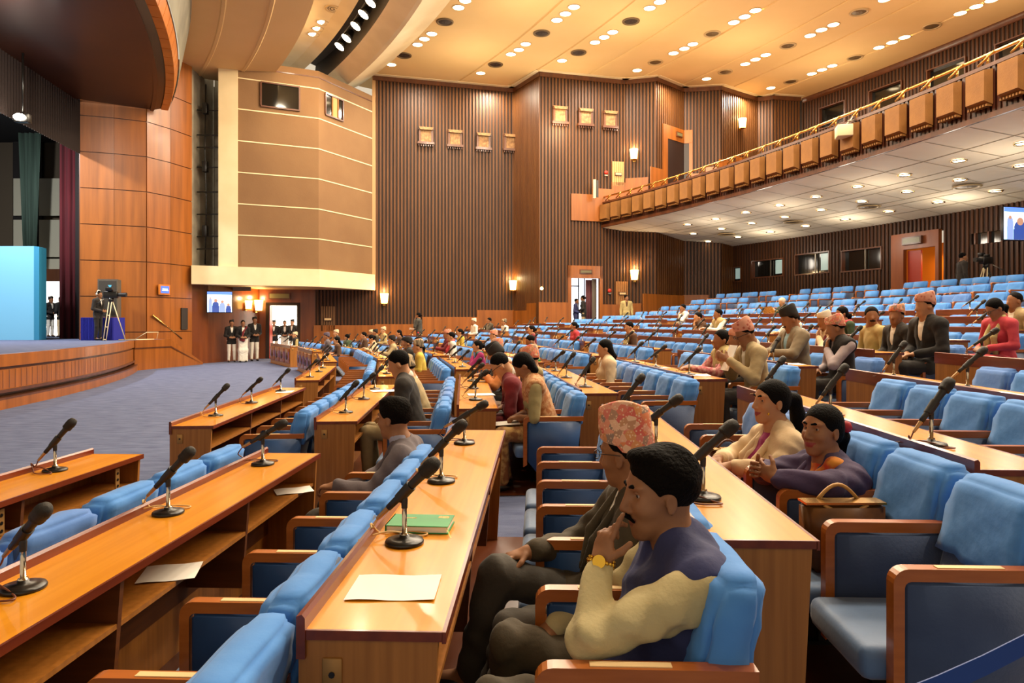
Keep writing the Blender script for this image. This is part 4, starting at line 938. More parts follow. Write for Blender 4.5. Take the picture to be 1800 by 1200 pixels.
# ================================================================== microphones
def micparts(pitch, yaw, seed):
    P = []; d = Vector((cos(pitch)*cos(yaw), cos(pitch)*sin(yaw), sin(pitch))); c = Vector((.0, 0, .175)); rnd = random.Random(seed)
    m = MB(); m.lathe([(.001, 0), (.066, 0), (.067, .006), (.064, .012), (.045, .017), (.018, .021), (.016, .03), (.001, .03)], n=28); P.append(('base', m.mesh('base', [M['black']])))
    m = MB(); m.lathe([(.016, .018), (.015, .034), (.0085, .036), (.0085, .125)], n=14, mi=0); P.append(('pole', m.mesh('pole', [M['chrome']])))
    m = MB(); m.lathe([(.0105, .12), (.0115, .15), (.009, .165), (.001, .168)], n=12); m.cyl(c-d*.03+Vector((0, 0, -.004)), c+d*.035, .0185, .02, 12); P.append(('clip', m.mesh('clip', [M['rubber']])))
    t0 = c-d*.085; m = MB(); m.lathe([(.001, 0), (.0115, .0), (.0125, .03), (.0165, .17), (.019, .185)], tuple(t0), 14, ax=tuple(d)); P.append(('handle', m.mesh('handle', [M['rubber']])))
    m = MB(); m.lathe([(.021, .183), (.0255, .186), (.0265, .194), (.0255, .20), (.0275, .215), (.0265, .235), (.019, .252), (.001, .258)], tuple(t0), 16, ax=tuple(d)); P.append(('grille', m.mesh('grille', [M['mesh']])))
    t1 = t0-d*.06; m = MB(); m.cyl(t1, t0, .007, .0095, 10); P.append(('plug', m.mesh('plug', [M['plug']])))
    s = rnd.choice((-1, 1)); m = MB(); pts = [t1, t1-d*.02-Vector((.005, 0, .02)), Vector((t1.x-.03, t1.y+.02*s, max(.05, t1.z-.08))), Vector((-.10, .05*s, .012)), Vector((-.03, .11*s, .006)), Vector((.05, .10*s, .006)), Vector((.03, .065*s, .006)), Vector((-.07, .03*s, .026)), Vector((-.16, -.02*s, .006))]
    # smooth through the points
    q = []
    for i in range(len(pts)-1):
        p0, p1, p2, p3 = pts[max(i-1, 0)], pts[i], pts[i+1], pts[min(i+2, len(pts)-1)]
        for j in range(5):
            t = j/5; q.append(.5*((2*p1)+(p2-p0)*t+(2*p0-5*p1+4*p2-p3)*t*t+(3*p1-p0-3*p2+p3)*t*t*t))
    q.append(pts[-1]); m.tube(q, .0035, 5); P.append(('cable', m.mesh('cable', [M['cable'] if seed % 3 else M['cable_y']])))
    return P
MV = [micparts(rad(p), rad(y), i) for i, (p, y) in enumerate(((44, -8), (50, 14), (38, -20), (46, 25), (42, 5), (30, 0)))]
MICK = {(2, 0, 0): (0, .66), (2, 0, 1): (0, 1.56), (2, 0, 2): (5, 2.58), (1, 0, 0): (2, .85), (1, 0, 1): (0, 1.71), (1, 0, 2): (5, 2.76), (0, 0, 0): (1, .3), (0, 0, 1): (0, .85), (0, 0, 2): (1, 2.6)}
mrnd = random.Random(11)
for k in range(11):
    for b in range(6):
        if b == 0 and k > 6: continue
        if b == 5 and k > 8: continue
        o, u, L, n = frame(k, b); nn = Vector((u.y, -u.x, 0)); nm = n//2
        for j in range(nm):
            s = L*(j+.5)/nm+mrnd.uniform(-.08, .08); v = mrnd.randrange(5)
            if (k, b, j) in MICK: v, s = MICK[(k, b, j)]
            p = o+u*s-nn*(mrnd.uniform(.17, .21) if b else .225)+Vector((0, 0, .771))
            if not vis(p): continue
            r = empty('desk_microphone', p, blockrot(u)+mrnd.uniform(-.15, .15), 'desk microphone, %s on its desk, %s row from stage, %s' % (ORD[j], ORD[k], BLK[b]), 'microphone', 'desk microphones')
            for nme, me in MV[v]: link(nme, me, r)

# ================================================================== things lying on desks
def ondesk(k, b, s, t, z=.771): o, u, L, n = frame(k, b); nn = Vector((u.y, -u.x, 0)); return o+u*s+nn*t+Vector((0, 0, z)), blockrot(u)
def sheet(k, b, s, t, w_, l, label, rz=0, z=.772, cnt=1):
    p, r = ondesk(k, b, s, t, z); m = MB(); n = 6
    vs = [(-w_/2+w_*i/n, -l/2+l*j/n, .002*sin(i*1.3+j)*(1 if j in (0, n) else .3)+.002) for j in range(n+1) for i in range(n+1)]
    m.add(vs, [(j*(n+1)+i, j*(n+1)+i+1, (j+1)*(n+1)+i+1, (j+1)*(n+1)+i) for j in range(n) for i in range(n)], 0, True)
    if cnt > 1: m.box(-w_/2+.003, w_/2-.003, -l/2+.003, l/2-.003, -.0005, .001*cnt)
    o = m.build('paper_sheet', M['paper'], loc=p); o.rotation_euler.z = r+rz; tag(o, label, 'paper'); return o
sheet(2, 0, .265, -.175, .247, .185, 'white sheet of paper on the desk in front of the man in the navy waistcoat', .03)
sheet(1, 0, 2.88, -.08, .22, .16, 'folded white papers sticking out of the desk shelf', .5, z=.586)
sheet(1, 0, 1.5, -.10, .22, .20, 'cream sheet of paper sticking out of the desk shelf', .3, z=.586)
sheet(0, 1, 2.85, -.12, .2, .28, 'white sheet at the end of the front row desk', .1)
sheet(1, 1, 2.6, -.05, .35, .26, 'white sheet sticking out over the desk edge before the dark suited man', .3)
sheet(2, 1, 1.1, -.12, .28, .2, 'white papers on the desk before the maroon suited man', .1, cnt=8)
sheet(3, 2, .5, -.2, .2, .3, 'white sheet on the fourth row desk of the third block', .4)
sheet(4, 1, 1.7, -.2, .22, .3, 'white sheet on the fifth row desk before the woman in the floral vest', .2)
sheet(4, 1, .5, -.1, .22, .3, 'white paper at the near end of the fifth row desk', -.2)
sheet(5, 1, .35, -.1, .22, .3, 'white papers before the man in the yellow shirt', -.2)
sheet(7, 1, .2, -.1, .22, .3, 'white paper on the desk end before the woman in pink', 0)
# green book with ribbon
p, r = ondesk(2, 0, .84, -.2, .771); o = empty('green_book', p, r-.04, 'thick green hardback book lying on the desk behind a microphone', 'book')
m = MB(); m.box(-.115, .115, -.075, .075, .0, .003, 0); m.box(-.115, .115, -.075, .075, .024, .027, 0); m.box(-.115, -.111, -.075, .075, 0, .027, 0); m.build('book_cover', M['green'], o)
m = MB(); m.box(-.11, .110, -.070, .070, .003, .024); m.build('pages', M['paper'], o); m = MB(); m.box(.06, .10, .03, .055, .027, .0275); m.box(-.06, -.02, .02, .03, .027, .0275); m.build('gilt_emblem', M['brass'], o)
m = MB(); m.add([(.108, -.07, .02), (.112, -.07, .02), (.135, -.115, .001), (.13, -.117, .001)], [(0, 1, 2, 3)]); m.build('ribbon', mat('ribbon', '#C8D070', .6), o)
p, r = ondesk(3, 2, .3, -.12, .771); m = MB(); m.box(-.11, .11, -.1, .1, 0, .03); o = m.build('green_book', M['green'], loc=p); o.rotation_euler.z = r; tag(o, 'green book at the end of the fourth row desk in the third block', 'book')
# outlet strip plates inside the front desk
p, r = ondesk(0, 0, 2.9, -.03, .64); m = MB(); m.box(-.006, .0, -.02, .02, -.05, .08, 0)
for i in range(3): m.cyl((.0, 0, -.03+i*.04), (.003, 0, -.03+i*.04), .009, n=8, mi=1)
o = m.build('socket_strip', [M['plate'], M['black']], loc=p); o.rotation_euler.z = r; tag(o, 'brass socket strip at the end of the front desk', 'socket strip')
for s, lb in ((1.95, 'second'),):
    p, r = ondesk(0, 0, s, -.03, .64); m = MB(); m.box(-.006, .0, -.02, .02, -.05, .08, 0)
    for i in range(3): m.cyl((.0, 0, -.03+i*.04), (.003, 0, -.03+i*.04), .009, n=8, mi=1)
    o = m.build('socket_strip', [M['plate'], M['black']], loc=p); o.rotation_euler.z = r; tag(o, 'brass socket strip halfway along the front desk', 'socket strip')
# handbags
def handbag(p, rz, label, body, hard, s=1.0):
    o = empty('handbag', p, rz, label, 'handbag'); m = MB(); bm = bmesh.new(); bmesh.ops.create_cube(bm, size=1)
    for v in bm.verts: tz = v.co.z+.5; v.co = Vector((v.co.x*.30*s*(.88+.12*tz), v.co.y*(.14-.07*tz)*s, tz*.24*s))
    bmesh.ops.bevel(bm, geom=bm.edges[:], offset=.015*s, segments=3, affect='EDGES'); m.bm(bm, 0, True); m.build('bag_body', body, o)
    for sy in (-1, 1):
        m = MB(); m.tube([(-.08*s+.16*s*i/10, sy*.03*s, .235*s+.06*s*sin(pi*i/10)*(-.5 if sy < 0 else 1)) for i in range(11)], .007*s, 6); m.build('bag_handle', hard, o)
    m = MB(); m.box(-.146*s, .146*s, -.037*s, .037*s, .236*s, .244*s); m.build('zip_band', M['brass'], o); return o
p, u, nn = seatpos(3, 0, 1, .40); handbag(p+Vector((0, 0, .43)), blockrot(u)+.05, 'large brown leather handbag on the empty seat beside the woman in purple', mat('bag_leather', '#6E4418', .35, col2='#4E2E10', scale=(9, 9, 9)), mat('bag_handle_tan', '#C8924A', .4), 1.12)
p, u, nn = seatpos(3, 0, 4, .40); handbag(p+Vector((-.05, 0.0, .43)), blockrot(u)+.2, 'dark brown handbag with gold ring on the seat beyond the woman in cream', mat('bag_dark', '#4A2614', .35), mat('bag_handle_dark', '#5A3020', .4), .9)
# blue barrier ribbon crossing the corner by the camera
m = MB(); a = Vector((.45, 1.12, .95)); b_ = Vector((1.35, 1.47, 1.09)); d = (b_-a); nn = Vector((-.3, -.2, .9)).normalized()
for w0, w1 in ((0, .05),):
    vs = []
    for i in range(9):
        q = a+d*i/8+Vector((0, 0, -.03*sin(pi*i/8))); vs += [q, q+nn*.045, q+nn*.045+Vector((.0, .003, 0)), q+Vector((0, .003, 0))]
    m.add(vs, [(4*i+j, 4*i+(j+1) % 4, 4*i+4+(j+1) % 4, 4*i+4+j) for i in range(8) for j in range(4)]+[(0, 1, 2, 3), (35, 34, 33, 32)])
o = m.build('barrier_ribbon', mat('barrier_blue', '#16408C', .6)); tag(o, 'taut blue barrier ribbon crossing in front of the end armchair', 'barrier ribbon')
# ================================================================== figures: smooth implicit bodies turned into one surface
class Sdf:
    def __init__(s, k=.03): s.p = []; s.k = k
    def cone(s, a, b, ra, rb=None, k=None, m=0, sub=False): s.p.append(('c', Vector(a), Vector(b), ra, ra if rb is None else rb, s.k if k is None else k, m, sub)); return s
    def ell(s, c, r, rot=None, k=None, m=0, sub=False):
        r = (r, r, r) if isinstance(r, (int, float)) else r
        s.p.append(('e', Vector(c), r, rot if rot is not None else Matrix.Identity(3), None, s.k if k is None else k, m, sub)); return s
    def dist(s, q, X, Y, Z):
        if q[0] == 'c':
            a, b, ra, rb = q[1], q[2], q[3], q[4]; d = b-a; L2 = max(d.length_squared, 1e-9)
            px, py, pz = X-a.x, Y-a.y, Z-a.z; t = np.clip((px*d.x+py*d.y+pz*d.z)/L2, 0, 1)
            return np.sqrt((px-d.x*t)**2+(py-d.y*t)**2+(pz-d.z*t)**2)-(ra+(rb-ra)*t)
        c, r, R = q[1], q[2], q[3]; px, py, pz = X-c.x, Y-c.y, Z-c.z; cols = [R.col[i] for i in range(3)]
        u = [(px*cl.x+py*cl.y+pz*cl.z) for cl in cols]
        k0 = np.sqrt((u[0]/r[0])**2+(u[1]/r[1])**2+(u[2]/r[2])**2); k1 = np.sqrt((u[0]/r[0]**2)**2+(u[1]/r[1]**2)**2+(u[2]/r[2]**2)**2)+1e-9
        return k0*(k0-1)/k1
    def bb(s, q):
        if q[0] == 'c': r = max(q[3], q[4]); return [min(q[1][i], q[2][i])-r for i in range(3)], [max(q[1][i], q[2][i])+r for i in range(3)]
        r = max(q[2]) ; e = [sqrt(sum((q[3].col[j][i]*q[2][j])**2 for j in range(3))) for i in range(3)]
        return [q[1][i]-e[i] for i in range(3)], [q[1][i]+e[i] for i in range(3)]
    def mesh(s, name, mats, h, fold=0.0, seed=0, smooth=1, clip=None):
        bs = [s.bb(q) for q in s.p if not q[7]]; lo = np.array([min(b[0][i] for b in bs) for i in range(3)])-3*h; hi = np.array([max(b[1][i] for b in bs) for i in range(3)])+3*h
        N = np.ceil((hi-lo)/h).astype(int)+1; ax = [lo[i]+h*np.arange(N[i]) for i in range(3)]; V = np.full(N, .06, np.float32)
        for q in s.p:
            b0, b1 = s.bb(q); mg = q[5]+.02+3*h; i0 = [max(0, int((b0[i]-mg-lo[i])/h)) for i in range(3)]; i1 = [min(N[i], int((b1[i]+mg-lo[i])/h)+2) for i in range(3)]
            if any(i0[i] >= i1[i] for i in range(3)): continue
            sl = tuple(slice(i0[i], i1[i]) for i in range(3)); X, Y, Z = ax[0][sl[0]][:, None, None], ax[1][sl[1]][None, :, None], ax[2][sl[2]][None, None, :]
            d = s.dist(q, X, Y, Z).astype(np.float32); v = V[sl]; k = q[5]
            if q[7]: e = -d; hh = np.clip(.5-.5*(e-v)*(-1)/max(k, 1e-4), 0, 1) if False else np.maximum(k-np.abs(v-e), 0)/max(k, 1e-5); V[sl] = np.maximum(v, e)+hh*hh*k*.25
            else: hh = np.maximum(k-np.abs(v-d), 0)/max(k, 1e-5); V[sl] = np.minimum(v, d)-hh*hh*k*.25
        if fold:
            X, Y, Z = ax[0][:, None, None], ax[1][None, :, None], ax[2][None, None, :]
            V = V+fold*(np.sin(X*47+Z*33+seed+2.5*np.sin(Y*19+seed)+1.8*np.sin(Z*17))*.6+np.sin(Y*71-Z*53+X*29+seed*2+2*np.sin(X*17))*.4).astype(np.float32)
        if clip is not None:
            for (c, nn_) in clip:   # keep the side the normal points to
                X, Y, Z = ax[0][:, None, None], ax[1][None, :, None], ax[2][None, None, :]
                V = np.maximum(V, -((X-c[0])*nn_[0]+(Y-c[1])*nn_[1]+(Z-c[2])*nn_[2]).astype(np.float32))
        verts, quads = surfnet(V, lo, h)
        if len(quads) == 0: return None
        me = bpy.data.meshes.new(name); me.vertices.add(len(verts)); me.vertices.foreach_set('co', verts.astype(np.float32).ravel())
        me.loops.add(len(quads)*4); me.loops.foreach_set('vertex_index', quads.ravel()); me.polygons.add(len(quads)); me.polygons.foreach_set('loop_start', np.arange(len(quads))*4)
        me.update(calc_edges=True); me.polygons.foreach_set('use_smooth', np.ones(len(quads), bool))
        mats = mats if isinstance(mats, (list, tuple)) else [mats]
        for m_ in mats: me.materials.append(m_)
        if len(mats) > 1:
            cen = verts[quads].mean(1); best = np.full(len(cen), 9.); mi = np.zeros(len(cen), int)
            for q in s.p:
                if q[7]: continue
                d = s.dist(q, cen[:, 0], cen[:, 1], cen[:, 2])-(.0010 if q[6] else 0); t = d < best; best[t] = d[t]; mi[t] = q[6]
            me.polygons.foreach_set('material_index', mi)
        return me
def surfnet(V, lo, h):
    S = V < 0; N = V.shape
    c = np.zeros(tuple(n-1 for n in N), np.int8)
    for dx in (0, 1):
        for dy in (0, 1):
            for dz in (0, 1): c += S[dx:N[0]-1+dx, dy:N[1]-1+dy, dz:N[2]-1+dz]
    act = (c > 0) & (c < 8); I = np.argwhere(act); idx = np.full(act.shape, -1, np.int64); idx[act] = np.arange(len(I))
    if len(I) == 0: return np.zeros((0, 3)), np.zeros((0, 4), int)
    P = np.zeros((len(I), 3)); cn = np.zeros(len(I)); co = [(a, b, d) for a in (0, 1) for b in (0, 1) for d in (0, 1)]
    for a in range(8):
        for b in range(a+1, 8):
            A, B = co[a], co[b]
            if sum(abs(A[i]-B[i]) for i in range(3)) != 1: continue
            va = V[I[:, 0]+A[0], I[:, 1]+A[1], I[:, 2]+A[2]]; vb = V[I[:, 0]+B[0], I[:, 1]+B[1], I[:, 2]+B[2]]; cr = (va < 0) != (vb < 0)
            t = np.where(cr, va/np.where(cr, va-vb, 1), 0); pt = np.array(A)[None, :]+t[:, None]*(np.array(B)-np.array(A))[None, :]; P[cr] += pt[cr]; cn[cr] += 1
    P = lo+h*(I+P/cn[:, None]); Q = []
    for axn in range(3):
        sl0 = [slice(None)]*3; sl1 = [slice(None)]*3; sl0[axn] = slice(0, N[axn]-1); sl1[axn] = slice(1, N[axn])
        ch = S[tuple(sl0)] != S[tuple(sl1)]; u, v = [i for i in range(3) if i != axn]
        J = np.argwhere(ch); ok = (J[:, u] > 0) & (J[:, v] > 0) & (J[:, u] < N[u]-1) & (J[:, v] < N[v]-1); J = J[ok]
        if len(J) == 0: continue
        ins = S[J[:, 0], J[:, 1], J[:, 2]]; eu = np.zeros(3, int); eu[u] = 1; ev = np.zeros(3, int); ev[v] = 1
        g = lambda K: idx[K[:, 0], K[:, 1], K[:, 2]]
        q = np.stack([g(J-eu-ev), g(J-ev), g(J), g(J-eu)], 1); fl = ins if axn != 1 else ~ins; q[~fl] = q[~fl][:, ::-1]; Q.append(q)
    Q = np.concatenate(Q); Q = Q[(Q >= 0).all(1)]
    return P, Q

SKIN = [mat('skin_a', '#A87048', .6, col2='#9A623C', scale=(12, 12, 12), bump=.05, bscale=120), mat('skin_b', '#9C6A46', .6, col2='#8C5C3A', scale=(12, 12, 12), bump=.05, bscale=120), mat('skin_c', '#C4926A', .6, col2='#B6845C', scale=(12, 12, 12)), mat('skin_d', '#B48058', .6)]
HAIR = mat('black_hair', '#080504', .7, bump=.6, bscale=110, spec=.1); HAIRB = mat('brown_hair', '#0C0704', .75, bump=1.0, bscale=80, spec=.08); GREYH = mat('white_hair', '#C8B8A0', .7)
LIP = mat('lip', '#7E4634', .5); LIPR = mat('lip_red', '#8E3030', .45); EYEW = mat('eye_white', '#A8958A', .3); EYEB = mat('iris', '#1A0E08', .15)
def cloth(name, a, b=None, **kw): return mat('cloth_'+name, a, kw.pop('rough', .85), col2=b or a, bump=kw.pop('bump', .25), bscale=kw.pop('bscale', 35), sheen=.05, **kw)
TOPI = mat('topi_pink', '#C85A48', .8, col2='#E8B08C', scale=(38, 38, 38), kind='voronoi', ramp=(.25, .5)); 
def topimat(name, cols, sc):
    m = bpy.data.materials.new(name); m.use_nodes = True; nt = m.node_tree; b = nt.nodes['Principled BSDF']; b.inputs['Roughness'].default_value = .85; L = nt.links.new
    tc = nt.nodes.new('ShaderNodeTexCoord'); v = nt.nodes.new('ShaderNodeTexVoronoi'); v.inputs['Scale'].default_value = sc; L(tc.outputs['Object'], v.inputs['Vector'])
    r = nt.nodes.new('ShaderNodeValToRGB'); L(v.outputs['Color'], r.inputs['Fac']); r.color_ramp.elements[0].color = lin(cols[0]); r.color_ramp.elements[1].color = lin(cols[-1]); r.color_ramp.elements[0].position = .2; r.color_ramp.elements[1].position = .8
    for i, c_ in enumerate(cols[1:-1]): e = r.color_ramp.elements.new(.2+.6*(i+1)/(len(cols)-1)); e.color = lin(c_)
    v2 = nt.nodes.new('ShaderNodeTexVoronoi'); v2.inputs['Scale'].default_value = sc*2.6; L(tc.outputs['Object'], v2.inputs['Vector']); r2 = nt.nodes.new('ShaderNodeValToRGB'); r2.color_ramp.elements[0].position = .22; r2.color_ramp.elements[1].position = .36; L(v2.outputs['Distance'], r2.inputs['Fac'])
    mx = nt.nodes.new('ShaderNodeMix'); mx.data_type = 'RGBA'; mx.inputs[6].default_value = lin(cols[1]); L(r2.outputs['Color'], mx.inputs[0]); L(r.outputs['Color'], mx.inputs[7]); L(mx.outputs[2], b.inputs['Base Color']); MATS[name] = m; return m
TOPI = topimat('topi_pattern', ['#E07A62', '#F0C8A4', '#D8605A', '#E89A5C', '#9A8478'], 34)
TOPI2 = mat('topi_red', '#B45846', .8, col2='#D89A80', scale=(26, 26, 26), kind='voronoi', ramp=(.2, .45)); TOPIC = mat('topi_cream', '#D8C49C', .8, col2='#B88A60', scale=(26, 26, 26), kind='voronoi', ramp=(.6, .9)); TOPIB = mat('topi_black', '#1C1612', .8); TOPIW = mat('cap_white', '#DDD2BC', .85); TOPIS = mat('cap_stripe', '#C8B088', .8, col2='#4A4438', scale=(60, 60, 2), ramp=(.45, .55))
def basis(fwd, up=(0, 0, 1)):
    f_ = Vector(fwd).normalized(); u_ = Vector(up); l_ = u_.cross(f_).normalized(); u_ = f_.cross(l_); R = Matrix((f_, l_, u_)).transposed(); return R
def headprims(S, c, R, s=1.0, m_lip=1, detail=True, k=.02):
    P = lambda x, y, z: Vector(c)+R@Vector((x*s, y*s, z*s))
    def E(x, y, z, a, b, d, **kw): S.ell(P(x, y, z), (a*s, b*s, d*s), R, **kw)
    E(-.012, 0, .035, .096, .077, .092, k=k); E(.03, 0, -.015, .062, .062, .088, k=k); E(.045, 0, -.075, .045, .048, .042, k=k)
    if detail:
        E(.060, 0, -.103, .026, .028, .020, k=.015)
        for y in (-1, 1):
            E(.055, .038*y, -.025, .028, .024, .024, k=.02); E(.066, .028*y, .036, .018, .030, .010, k=.014)
            E(.087, .032*y, .012, .019, .019, .0125, k=.010, sub=True)
            E(.091, .0135*y, -.034, .012, .009, .008, k=.006)
            E(-.008, .078*y, -.008, .017, .007, .027, k=.008); E(-.004, .088*y, -.006, .010, .006, .018, k=.006, sub=True)
            E(-.004, .078*y, -.031, .009, .006, .009, k=.006)
        S.cone(P(.086, 0, .022), P(.107, 0, -.026), .008*s, .0115*s, k=.012)
        E(.085, 0, -.061, .0095, .023, .0048, k=.005, m=m_lip); E(.083, 0, -.070, .0095, .019, .0052, k=.005, m=m_lip)
    else:
        S.cone(P(.085, 0, .015), P(.108, 0, -.028), .010*s, .014*s, k=.012)
        for y in (-1, 1): E(-.005, .080*y, -.010, .02, .012, .03, k=.008); E(.098, .032*y, .013, .018, .017, .011, k=.01, sub=True)
    S.cone(P(-.025, 0, -.05), P(-.035, 0, -.14), .056*s, .058*s, k=.03)
def hand(S, w, d, n, side, s=1.0, curl=(.35, .4, .45, .5), spread=.08, thumb=.6, m=0, fk=.006):
    """palm and five fingers from wrist w along d; n = the way the palm faces; side = towards the thumb"""
    w = Vector(w); d = Vector(d).normalized(); n = Vector(n); n = (n-d*n.dot(d)).normalized(); t = Vector(side); t = (t-d*t.dot(d)-n*t.dot(n)).normalized()
    pc = w+d*.048*s; R = Matrix((d, t, n)).transposed(); S.ell(pc, (.050*s, .040*s, .016*s), R, k=.012, m=m); S.cone(w-d*.02*s, w+d*.02*s, .026*s, .026*s, k=.02, m=m)
    Ls = (.068, .076, .070, .054)
    for i in range(4):
        off = (.030-.0195*i)*s; p = w+d*.086*s+t*off; dd = (d+t*spread*(1.5-i)).normalized(); c = curl[i]; r = (.0088, .009, .0086, .0076)[i]*s
        q = dd; axis = dd.cross(n).normalized()
        for j, fr in enumerate((.45, .30, .25)):
            q = (q*cos(c)+n*sin(c)).normalized() if j == 0 else (Matrix.Rotation(c, 3, axis.cross(Vector((0, 0, 0))) if False else dd.cross(n))@q).normalized()
            e = p+q*Ls[i]*fr*s; S.cone(p, e, r*(1-.08*j), r*(1-.08*(j+1)), k=fk, m=m); p = e
    p = w+d*.03*s+t*.030*s; q = (d*.62+t*.75+n*thumb*.6).normalized(); e = p+q*.04*s; S.cone(p, e, .012*s, .0105*s, k=.01, m=m); q2 = (q+d*.7+n*.3).normalized(); S.cone(e, e+q2*.032*s, .0105*s, .0085*s, k=fk, m=m)
def capmesh(c, R, s, m_, tall=1.0, lean=.02, name='topi'):
    """soft brimless cap: oval band, higher on one side, with a pinched flat crown"""
    P = lambda x, y, z: Vector(c)+R@Vector((x*s, y*s, z*s)); m = MB(); n = 32; vs = []
    rings = ((.094, .083, .040, 0), (.101, .088, .046, 0), (.103, .088, .075, .05), (.099, .083, .115, .6), (.097, .076, .145, 1), (.092, .070, .149, 1.05), (.084, .050, .128, .9), (.06, .012, .108, .6))
    for (rx, ry, z, q) in rings:
        for i in range(n):
            a = 2*pi*i/n; x = rx*cos(a); y = ry*sin(a); back = -cos(a)
            zz = .04+(z-.04)*tall-.020*back*(1-q)+q*.014*sin(a)*tall+.004*sin(3*a+q*2)*q-(.010*abs(cos(a))**4 if q > .95 else 0)
            vs.append(P(x-.012+lean*(z-.04)*-2, y, zz+(.008 if cos(a) > 0 else -.012)*(1-q)))
    k = len(rings); m.add(vs, [(j*n+i, j*n+(i+1) % n, (j+1)*n+(i+1) % n, (j+1)*n+i) for j in range(k-1) for i in range(n)]+[tuple((k-1)*n+i for i in range(n))], 0, True)
    return m.mesh(name, [m_])
def hairmesh(c, R, s, style, h, m_, detail=False, seed=0):
    P = lambda x, y, z: Vector(c)+R@Vector((x*s, y*s, z*s)); S = Sdf(.02); FH = Vector((R.col[0].x, R.col[0].y, 0)).normalized()
    def E(x, y, z, a, b, d, **kw): S.ell(P(x, y, z), (a*s, b*s, d*s), R, **kw)
    if style in ('short', 'thick', 'white', 'under', 'crop'):
        g = {'short': 0, 'thick': .004, 'white': -.002, 'under': -.004, 'crop': -.004}[style]
        E(-.020, 0, .045, .101+g, .085+g, .096+g)
        if style == 'thick': E(.030, 0, .112, .052, .056, .026); E(-.045, 0, .05, .075, .08, .08)
        E(.082, 0, -.025, .078, .12, .096, k=.012, sub=True); E(.02, 0, -.105, .14, .13, .085, k=.012, sub=True)
        for y in (-1, 1): E(.006, .085*y, -.008, .030, .03, .028, k=.006, sub=True)
    else:
        E(-.016, 0, .040, .100, .083, .093); E(-.045, 0, -.005, .065, .076, .075)
        E(.094, 0, -.024, .064, .094, .094, k=.012, sub=True); E(.03, 0, -.115, .10, .12, .075, k=.012, sub=True)
        if style == 'bun': E(-.125, 0, .01, .042, .045, .045, k=.01)
        if style == 'ponytail':
            a0 = P(-.13, 0, .02); g = lambda bk, dn: a0-FH*bk*s-Vector((0, 0, dn*s)); pts = [P(-.09, 0, .03), g(.02, .01), g(.045, .10), g(.035, .22), g(.01, .33)]
            rs = (.032, .040, .040, .034, .014)
            for i in range(4): S.cone(pts[i], pts[i+1], rs[i]*s, rs[i+1]*s, k=.02)
        if style == 'lowtail':
            a0 = P(-.12, 0, -.03); g = lambda bk, dn: a0-FH*bk*s-Vector((0, 0, dn*s)); pts = [P(-.09, 0, -.03), g(.02, .01), g(.025, .09)]
            for i in range(2): S.cone(pts[i], pts[i+1], (.04, .036, .02)[i]*s, (.036, .02)[i]*s, k=.02)
        if style == 'long':
            for y in (-.035, 0, .035):
                a0 = P(-.10, y, -.01); g = lambda bk, dn: a0-FH*bk*s-Vector((0, 0, dn*s)); pts = [P(-.06, y, .0), g(.02, .10), g(.0, .26)]
                for i in range(2): S.cone(pts[i], pts[i+1], (.04, .036, .022)[i]*s, (.036, .022)[i]*s, k=.02)
    return S.mesh('hair', m_, h, fold=.0035*s if style == 'thick' else .0012, seed=seed)

